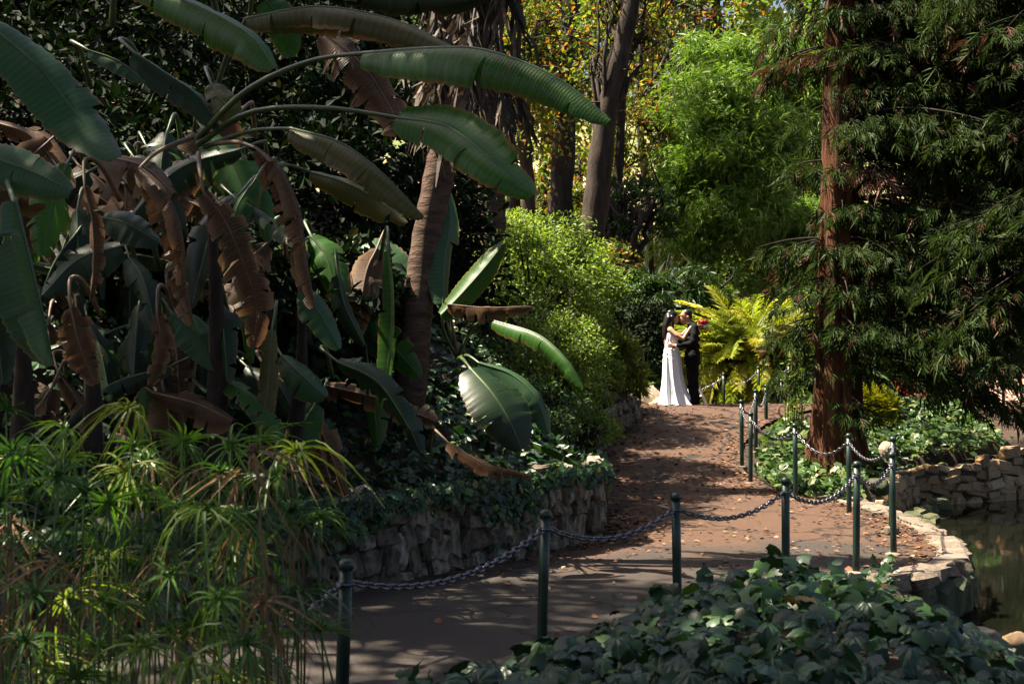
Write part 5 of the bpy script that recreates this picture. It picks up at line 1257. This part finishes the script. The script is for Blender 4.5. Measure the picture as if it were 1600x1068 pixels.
# ------------------------------------------------------------------ the couple
class Blob:
    """overlapping tapered capsules and ellipsoids, fused into one continuous skin"""
    def __init__(s): s.mb = MB()
    def ell(s, c, r, R=None, seg=20):
        r = np.array([r]*3 if np.isscalar(r) else r, float); th = np.linspace(0, PI, seg//2+1); V_ = []
        for t in th:
            for k in range(seg):
                a = 2*PI*k/seg; V_.append((math.sin(t)*math.cos(a), math.sin(t)*math.sin(a), math.cos(t)))
        V_ = np.array(V_)*r
        if R is not None: V_ = V_ @ np.array(R).T
        m_ = len(th); i, j = np.meshgrid(np.arange(m_-1), np.arange(seg), indexing='ij')
        s.mb.add(V_+np.array(list(c)), np.stack([i*seg+j, (i+1)*seg+j, (i+1)*seg+(j+1) % seg, i*seg+(j+1) % seg], -1).reshape(-1, 4)); return s
    def cap(s, a, b_, r0, r1, seg=14):
        a = Vector(a); b_ = Vector(b_); d = (b_-a).normalized()
        pts = [a-d*r0*.97, a-d*r0*.8, a-d*r0*.45, a, b_, b_+d*r1*.45, b_+d*r1*.8, b_+d*r1*.97]
        s.mb.tube(pts, [r0*.24, r0*.6, r0*.89, r0, r1, r1*.89, r1*.6, r1*.24], seg); return s
    def chain(s, pts, rad, seg=14):
        for k in range(len(pts)-1): s.cap(pts[k], pts[k+1], rad[k], rad[k+1], seg)
        return s
    def build(s, name, mat, parent, vox=.009, smooth=4):
        o = s.mb.build(name, mat, parent, True, world=False)
        rm = o.modifiers.new('remesh', 'REMESH'); rm.mode = 'VOXEL'; rm.voxel_size = vox; rm.use_smooth_shade = True
        sm = o.modifiers.new('smooth', 'SMOOTH'); sm.iterations = smooth; sm.factor = .5
        bpy.context.view_layer.update()
        dg = bpy.context.evaluated_depsgraph_get()
        me = bpy.data.meshes.new_from_object(o.evaluated_get(dg)); me.name = name
        o.modifiers.clear(); o.data = me
        if not me.materials: me.materials.append(mat)
        for p in me.polygons: p.use_smooth = True
        return o
CP = P(1070, 633, 25.5); CP.z = float(zpath(25.5))+.012
def hand(bl, wrist, direction, palm_n, thumb_side, curl=.5, size=1.0, spread=.16):
    """palm and five bent fingers"""
    d = Vector(direction).normalized(); n_ = Vector(palm_n); n_ = (n_-d*n_.dot(d)).normalized(); s_ = d.cross(n_).normalized()*thumb_side
    w_ = Vector(wrist); S = size
    bl.chain([w_, w_+d*.035*S], [.021*S, .024*S])
    for k, (off, L) in enumerate([(.028, .072), (.010, .080), (-.010, .075), (-.028, .058)]):
        k0 = w_+s_*off*S*.6+d*.02*S; kn = w_+s_*off*S+d*.085*S
        bl.cap(k0, kn, .012*S, .0105*S, 8)
        dd = (d+s_*spread*off/.028).normalized(); p = kn
        for q, (fr, cu) in enumerate([(.45, .4), (.32, 1.0), (.23, 1.6)]):
            v = (dd*math.cos(cu*curl)-n_*-1*math.sin(cu*curl)*1).normalized() if False else (dd*math.cos(cu*curl)+n_*math.sin(cu*curl)).normalized()
            e = p+v*L*fr*S; bl.cap(p, e, (.0098-.001*q)*S, (.009-.001*q)*S, 8); p = e
    t0 = w_+s_*.018*S+d*.02*S; t1 = t0+(s_*.75+d*.6).normalized()*.042*S; t2 = t1+(s_*.35+d*.9+n_*.3).normalized()*.034*S; t3 = t2+(d+n_*.5).normalized()*.024*S
    bl.chain([t0, t1, t2, t3], [.014*S, .012*S, .0105*S, .009*S], 8)

# --- bride, facing +x
bride = empty('person', CP, 'bride in a long white strapless dress, arms round the groom', 'person', 'couple on the path')
B = Blob()
B.cap((-.235, -.05, .93), (-.235, .05, .93), .10, .10)
B.chain([(-.235, 0, .95), (-.247, 0, 1.09), (-.25, 0, 1.2)], [.095, .08, .085])
B.ell((-.255, 0, 1.26), (.083, .14, .10)); B.ell((-.195, -.06, 1.225), .055); B.ell((-.195, .06, 1.225), .055)
B.chain([(-.27, -.15, 1.335), (-.275, 0, 1.355), (-.27, .15, 1.335)], [.05, .06, .05])
B.chain([(-.27, 0, 1.34), (-.245, 0, 1.45)], [.058, .047])                                   # neck
Rb = Matrix.Rotation(math.radians(16), 3, 'Y')
B.ell((-.215, 0, 1.565), (.092, .074, .108), Rb); B.ell((-.182, 0, 1.505), (.062, .054, .075), Rb); B.ell((-.155, 0, 1.462), (.028, .03, .024))
B.cap((-.128, 0, 1.548), (-.112, 0, 1.522), .008, .013); B.ell((-.135, 0, 1.575), (.02, .05, .016)); B.ell((-.122, 0, 1.488), (.014, .022, .010))
B.ell((-.228, -.078, 1.54), (.018, .01, .03)); B.ell((-.228, .078, 1.54), (.018, .01, .03))
B.chain([(-.268, -.155, 1.33), (-.17, -.215, 1.235), (-.055, -.235, 1.165)], [.047, .042, .036]); B.chain([(-.055, -.235, 1.165), (.0, -.215, 1.26), (.085, -.19, 1.385)], [.037, .034, .024])
hand(B, (.095, -.187, 1.395), (.8, .28, .35), (.1, .45, -.9), -1, .45, .95)
B.chain([(-.268, .155, 1.33), (-.15, .24, 1.27), (-.02, .26, 1.24)], [.047, .042, .036]); B.chain([(-.02, .26, 1.24), (.09, .25, 1.36), (.20, .20, 1.43)], [.037, .034, .024])
hand(B, (.21, .195, 1.435), (.75, -.5, .05), (-.2, -.5, -.4), 1, .9, .95)
for s in (-1, 1):
    B.chain([(-.23, s*.08, .9), (-.22, s*.085, .5), (-.235, s*.085, .1)], [.085, .06, .042]); B.chain([(-.235, s*.085, .06), (-.1, s*.09, .035)], [.038, .028])
B.build('body', M['skin_bride'], bride, .0095, 3)
for s in (-1, 1):
    b2 = Blob(); b2.ell((-.137, s*.032, 1.553), (.007, .014, .007), seg=10); b2.mb.build('eye', M['eye'], bride, True, world=False)
b2 = Blob(); b2.ell((-.112, 0, 1.489), (.008, .02, .006), seg=10); b2.mb.build('lips', M['lip'], bride, True, world=False)
# dress: gathered bodice, ruched waist, skirt opening to a hem that lies on the path
prof = [(1.285, -.245, .098, .150, 0), (1.24, -.235, .118, .163, .002), (1.18, -.235, .117, .155, .003), (1.10, -.245, .105, .132, .005), (1.04, -.24, .108, .136, .006), (.98, -.236, .128, .155, .006), (.90, -.232, .148, .172, .006), (.78, -.228, .158, .18, .008), (.6, -.222, .163, .185, .013), (.4, -.21, .176, .2, .020), (.2, -.185, .206, .235, .030), (.08, -.165, .232, .27, .036), (.015, -.155, .25, .295, .04), (.004, -.15, .262, .305, .042)]
zz = np.linspace(1.285, .004, 70); seg = 120; ang = np.linspace(0, 2*PI, seg, endpoint=False)
pz = np.array(prof)[::-1]; V_ = []
for z in zz:
    cx, rx, ry, fo = [np.interp(z, pz[:, 0], pz[:, q]) for q in (1, 2, 3, 4)]
    f_ = fo*(np.sin(ang*11+z*2.0+1.2*np.sin(ang*2))+.6*np.sin(ang*19+1+z*1.3)+.4*np.sin(ang*5+z*3))
    f_ += (.005*np.sin(z*70+ang*3) if .8 < z < 1.14 else 0)
    tr = np.clip(.2-z, 0, .2)*.5*np.clip(np.cos(ang), 0, 1)
    V_.append(np.stack([cx+(rx+f_+tr)*np.cos(ang), (ry+f_)*np.sin(ang), np.full(seg, z)+(.012*np.cos(ang*2) if z > 1.27 else 0)], -1))
i, j = np.meshgrid(np.arange(69), np.arange(seg), indexing='ij')
mk('dress', mesh_np('dress', np.concatenate(V_), np.stack([i*seg+j, (i+1)*seg+j, (i+1)*seg+(j+1) % seg, i*seg+(j+1) % seg], -1).reshape(-1, 4), True), M['satin'], bride, world=False)
Hh = Blob()
Hh.ell((-.232, 0, 1.588), (.098, .088, .108), Matrix.Rotation(math.radians(14), 3, 'Y')); Hh.ell((-.285, 0, 1.56), (.075, .085, .10)); Hh.ell((-.255, 0, 1.645), (.07, .07, .055))
Hh.ell((-.165, 0, 1.628), (.055, .075, .035), Matrix.Rotation(math.radians(40), 3, 'Y'))
for yy, dx in ((-.06, 0), (-.03, -.02), (0, -.03), (.035, -.02), (.06, 0)):
    Hh.chain([(-.29+dx, yy, 1.55), (-.335+dx, yy*1.1, 1.42), (-.345+dx, yy*1.1, 1.30), (-.36+dx, yy, 1.20)], [.05, .04, .032, .012])
Hh.chain([(-.235, -.08, 1.57), (-.222, -.092, 1.48), (-.225, -.105, 1.38), (-.235, -.12, 1.31)], [.03, .026, .02, .008])
Hh.build('hair', M['hair'], bride, .009, 2)
# --- groom, facing -x
groom = empty('person', CP, 'man in a black suit facing the bride, hand on her waist', 'person', 'couple on the path')
Gm = Blob()
Gm.cap((.135, -.06, .88), (.135, .06, .88), .10, .10); Gm.chain([(.135, 0, .9), (.135, 0, 1.1), (.14, 0, 1.28)], [.1, .1, .1])
Gm.chain([(.145, -.17, 1.375), (.14, 0, 1.40), (.145, .17, 1.375)], [.06, .075, .06]); Gm.chain([(.125, 0, 1.39), (.075, 0, 1.5)], [.066, .06])
Rg = Matrix.Rotation(math.radians(-16), 3, 'Y')
Gm.ell((.025, 0, 1.595), (.098, .078, .108), Rg); Gm.ell((-.005, 0, 1.535), (.068, .06, .082), Rg); Gm.ell((-.04, 0, 1.482), (.032, .036, .028))
Gm.cap((-.068, 0, 1.572), (-.086, 0, 1.542), .009, .015); Gm.ell((-.06, 0, 1.602), (.022, .055, .017)); Gm.ell((-.072, 0, 1.508), (.014, .024, .010))
Gm.ell((.05, -.084, 1.56), (.022, .012, .034), Rg); Gm.ell((.05, .084, 1.56), (.022, .012, .034), Rg)
Gm.chain([(.145, -.195, 1.36), (.125, -.26, 1.22), (.105, -.285, 1.1)], [.056, .05, .042]); Gm.chain([(.105, -.285, 1.1), (-.03, -.25, 1.07), (-.17, -.205, 1.055)], [.042, .038, .028])
hand(Gm, (-.178, -.2, 1.055), (-1, .18, -.02), (-.1, .95, 0), 1, .35, 1.05)
Gm.chain([(.145, .195, 1.36), (.1, .27, 1.22), (.07, .28, 1.12)], [.056, .05, .042]); Gm.chain([(.07, .28, 1.12), (-.06, .25, 1.12), (-.2, .2, 1.13)], [.042, .038, .028])
hand(Gm, (-.208, .197, 1.13), (-1, -.2, 0), (0, -1, 0), -1, .35, 1.05)
for s in (-1, 1):
    Gm.chain([(.135, s*.09, .84), (.14, s*.1, .47), (.17, s*.1, .09)], [.08, .055, .042]); Gm.chain([(.17, s*.1, .06), (.04, s*.115, .04)], [.04, .03])
Gm.build('body', M['skin_groom'], groom, .0095, 3)
for s in (-1, 1):
    b2 = Blob(); b2.ell((-.062, s*.034, 1.578), (.007, .014, .007), seg=10); b2.mb.build('eye', M['eye'], groom, True, world=False)
b2 = Blob(); b2.ell((-.082, 0, 1.51), (.008, .021, .006), seg=10); b2.mb.build('lips', M['lip'], groom, True, world=False)
Hg = Blob(); Hg.ell((.042, 0, 1.622), (.098, .083, .092), Rg); Hg.ell((.085, 0, 1.585), (.055, .074, .075)); Hg.build('hair', M['hair'], groom, .009, 2)
# jacket with sleeves, lapel collar
J = Blob()
for z, cx, rx, ry in [(1.36, .14, .10, .19), (1.28, .135, .135, .205), (1.18, .135, .14, .20), (1.05, .135, .138, .19), (.93, .135, .145, .195), (.82, .135, .152, .205), (.74, .136, .155, .21)]:
    J.ell((cx, 0, z), (rx, ry, .085))
J.chain([(.15, -.17, 1.385), (.145, 0, 1.425), (.15, .17, 1.385)], [.07, .08, .07]); J.cap((.12, 0, 1.42), (.10, 0, 1.455), .083, .074)
J.chain([(.15, -.195, 1.37), (.13, -.265, 1.22), (.11, -.288, 1.1)], [.075, .066, .06]); J.chain([(.11, -.288, 1.1), (-.03, -.25, 1.07), (-.145, -.212, 1.058)], [.06, .053, .044])
J.chain([(.15, .195, 1.37), (.1, .272, 1.22), (.07, .285, 1.12)], [.075, .066, .06]); J.chain([(.07, .285, 1.12), (-.06, .252, 1.12), (-.175, .206, 1.13)], [.06, .053, .044])
jo = J.build('jacket', M['suit'], groom, .011, 3)
for v in jo.data.vertices:                      # clean hem and a few cloth creases
    c_ = v.co
    if c_.z < .715: c_.z = .715
    c_ += Vector((c_.x-.13, c_.y, 0)).normalized()*(.006*math.sin(c_.z*46+c_.x*25+3*math.sin(c_.y*14)))*(1 if c_.z < 1.3 else .4)
mb = MB()
for zk in (1.432, 1.455, 1.472):
    pass
a = np.linspace(0, 2*PI, 25); mb.tube([(.088+.068*math.cos(t)-.012*math.cos(t), .066*math.sin(t), 1.468+.022*math.cos(t)) for t in a], .011, 8, False); mb.build('shirt_collar', M['shirt'], groom, True, world=False)
b2 = Blob(); b2.cap((-.150, -.210, 1.058), (-.166, -.206, 1.056), .036, .035); b2.mb.build('shirt_cuff', M['shirt'], groom, True, world=False)
Tr = Blob(); Tr.cap((.135, -.08, .86), (.135, .08, .86), .138, .138)
for s in (-1, 1): Tr.chain([(.135, s*.09, .84), (.14, s*.1, .47), (.165, s*.102, .18), (.17, s*.104, .075)], [.118, .09, .082, .086])
to = Tr.build('trousers', M['suit'], groom, .011, 3)
for v in to.data.vertices:
    if v.co.z < .035: v.co.z = .035
    v.co.x += .006*math.sin(v.co.z*30+v.co.y*20)
for s in (-1, 1):
    Sh = Blob(); Sh.chain([(.21, s*.104, .045), (.12, s*.108, .048), (.02, s*.118, .035)], [.044, .046, .034]); so_ = Sh.build('shoe', M['shoe'], groom, .009, 2)
    for v in so_.data.vertices:
        if v.co.z < .002: v.co.z = .002
# bouquet held behind his shoulder
bq = empty('bouquet', CP+Vector((.325, .10, 1.44)), 'round bouquet of red and white roses behind the groom', 'bouquet')
bm = bmesh.new(); bmesh.ops.create_icosphere(bm, subdivisions=3, radius=1.0)
for v in bm.verts:
    n_ = v.co.normalized(); a = math.atan2(n_.y, n_.x); v.co *= 1+.16*math.sin(a*3+n_.z*9)*(.4+.6*abs(n_.z))-.25*max(0, n_.z-.75)
rose = {}
for cn in ('rose_red', 'rose_white'):
    me = bpy.data.meshes.new('rose'); bm.to_mesh(me); me.materials.append(M[cn])
    for p in me.polygons: p.use_smooth = True
    rose[cn] = me
bm.free()
r_ = random.Random(8); gd = rnd_dir(60, np.random.default_rng(2)); put = []
for q in gd:
    q = Vector(q)
    if any((q-p).length < .52 for p in put) or q.x < -.55: continue
    put.append(q)
    wht = q.x > .1 and -.75 < q.z < .1
    o = bpy.data.objects.new('rose', rose['rose_white' if wht else 'rose_red']); COL.objects.link(o); o.parent = bq
    o.location = q*.072+Vector((.01, 0, 0)); o.scale = [r_.uniform(.034, .044)]*3; o.rotation_euler = q.to_track_quat('Z', 'Y').to_euler()
mb = MB()
for k in range(8): mb.tube([Vector((-.02+.004*k, .01*math.sin(k), 0)), Vector((-.1+.006*k, .09+.012*math.cos(k*2), -.01+.012*math.sin(k*2)))], .005, 5)
mb.build('stems', M['cane'], bq, world=False)
rng = np.random.default_rng(5); n = 60; q = rnd_dir(n, rng)*.085
V_, F_ = instance(T_LEAF[0], T_LEAF[1], q, unit(q+rng.normal(0, .03, (n, 3))), rnd_dir(n, rng), .05*rng.uniform(.6, 1.2, n)); mk('greenery', mesh_np('greenery', V_, F_), M['shrub_deep'], bq, world=False)
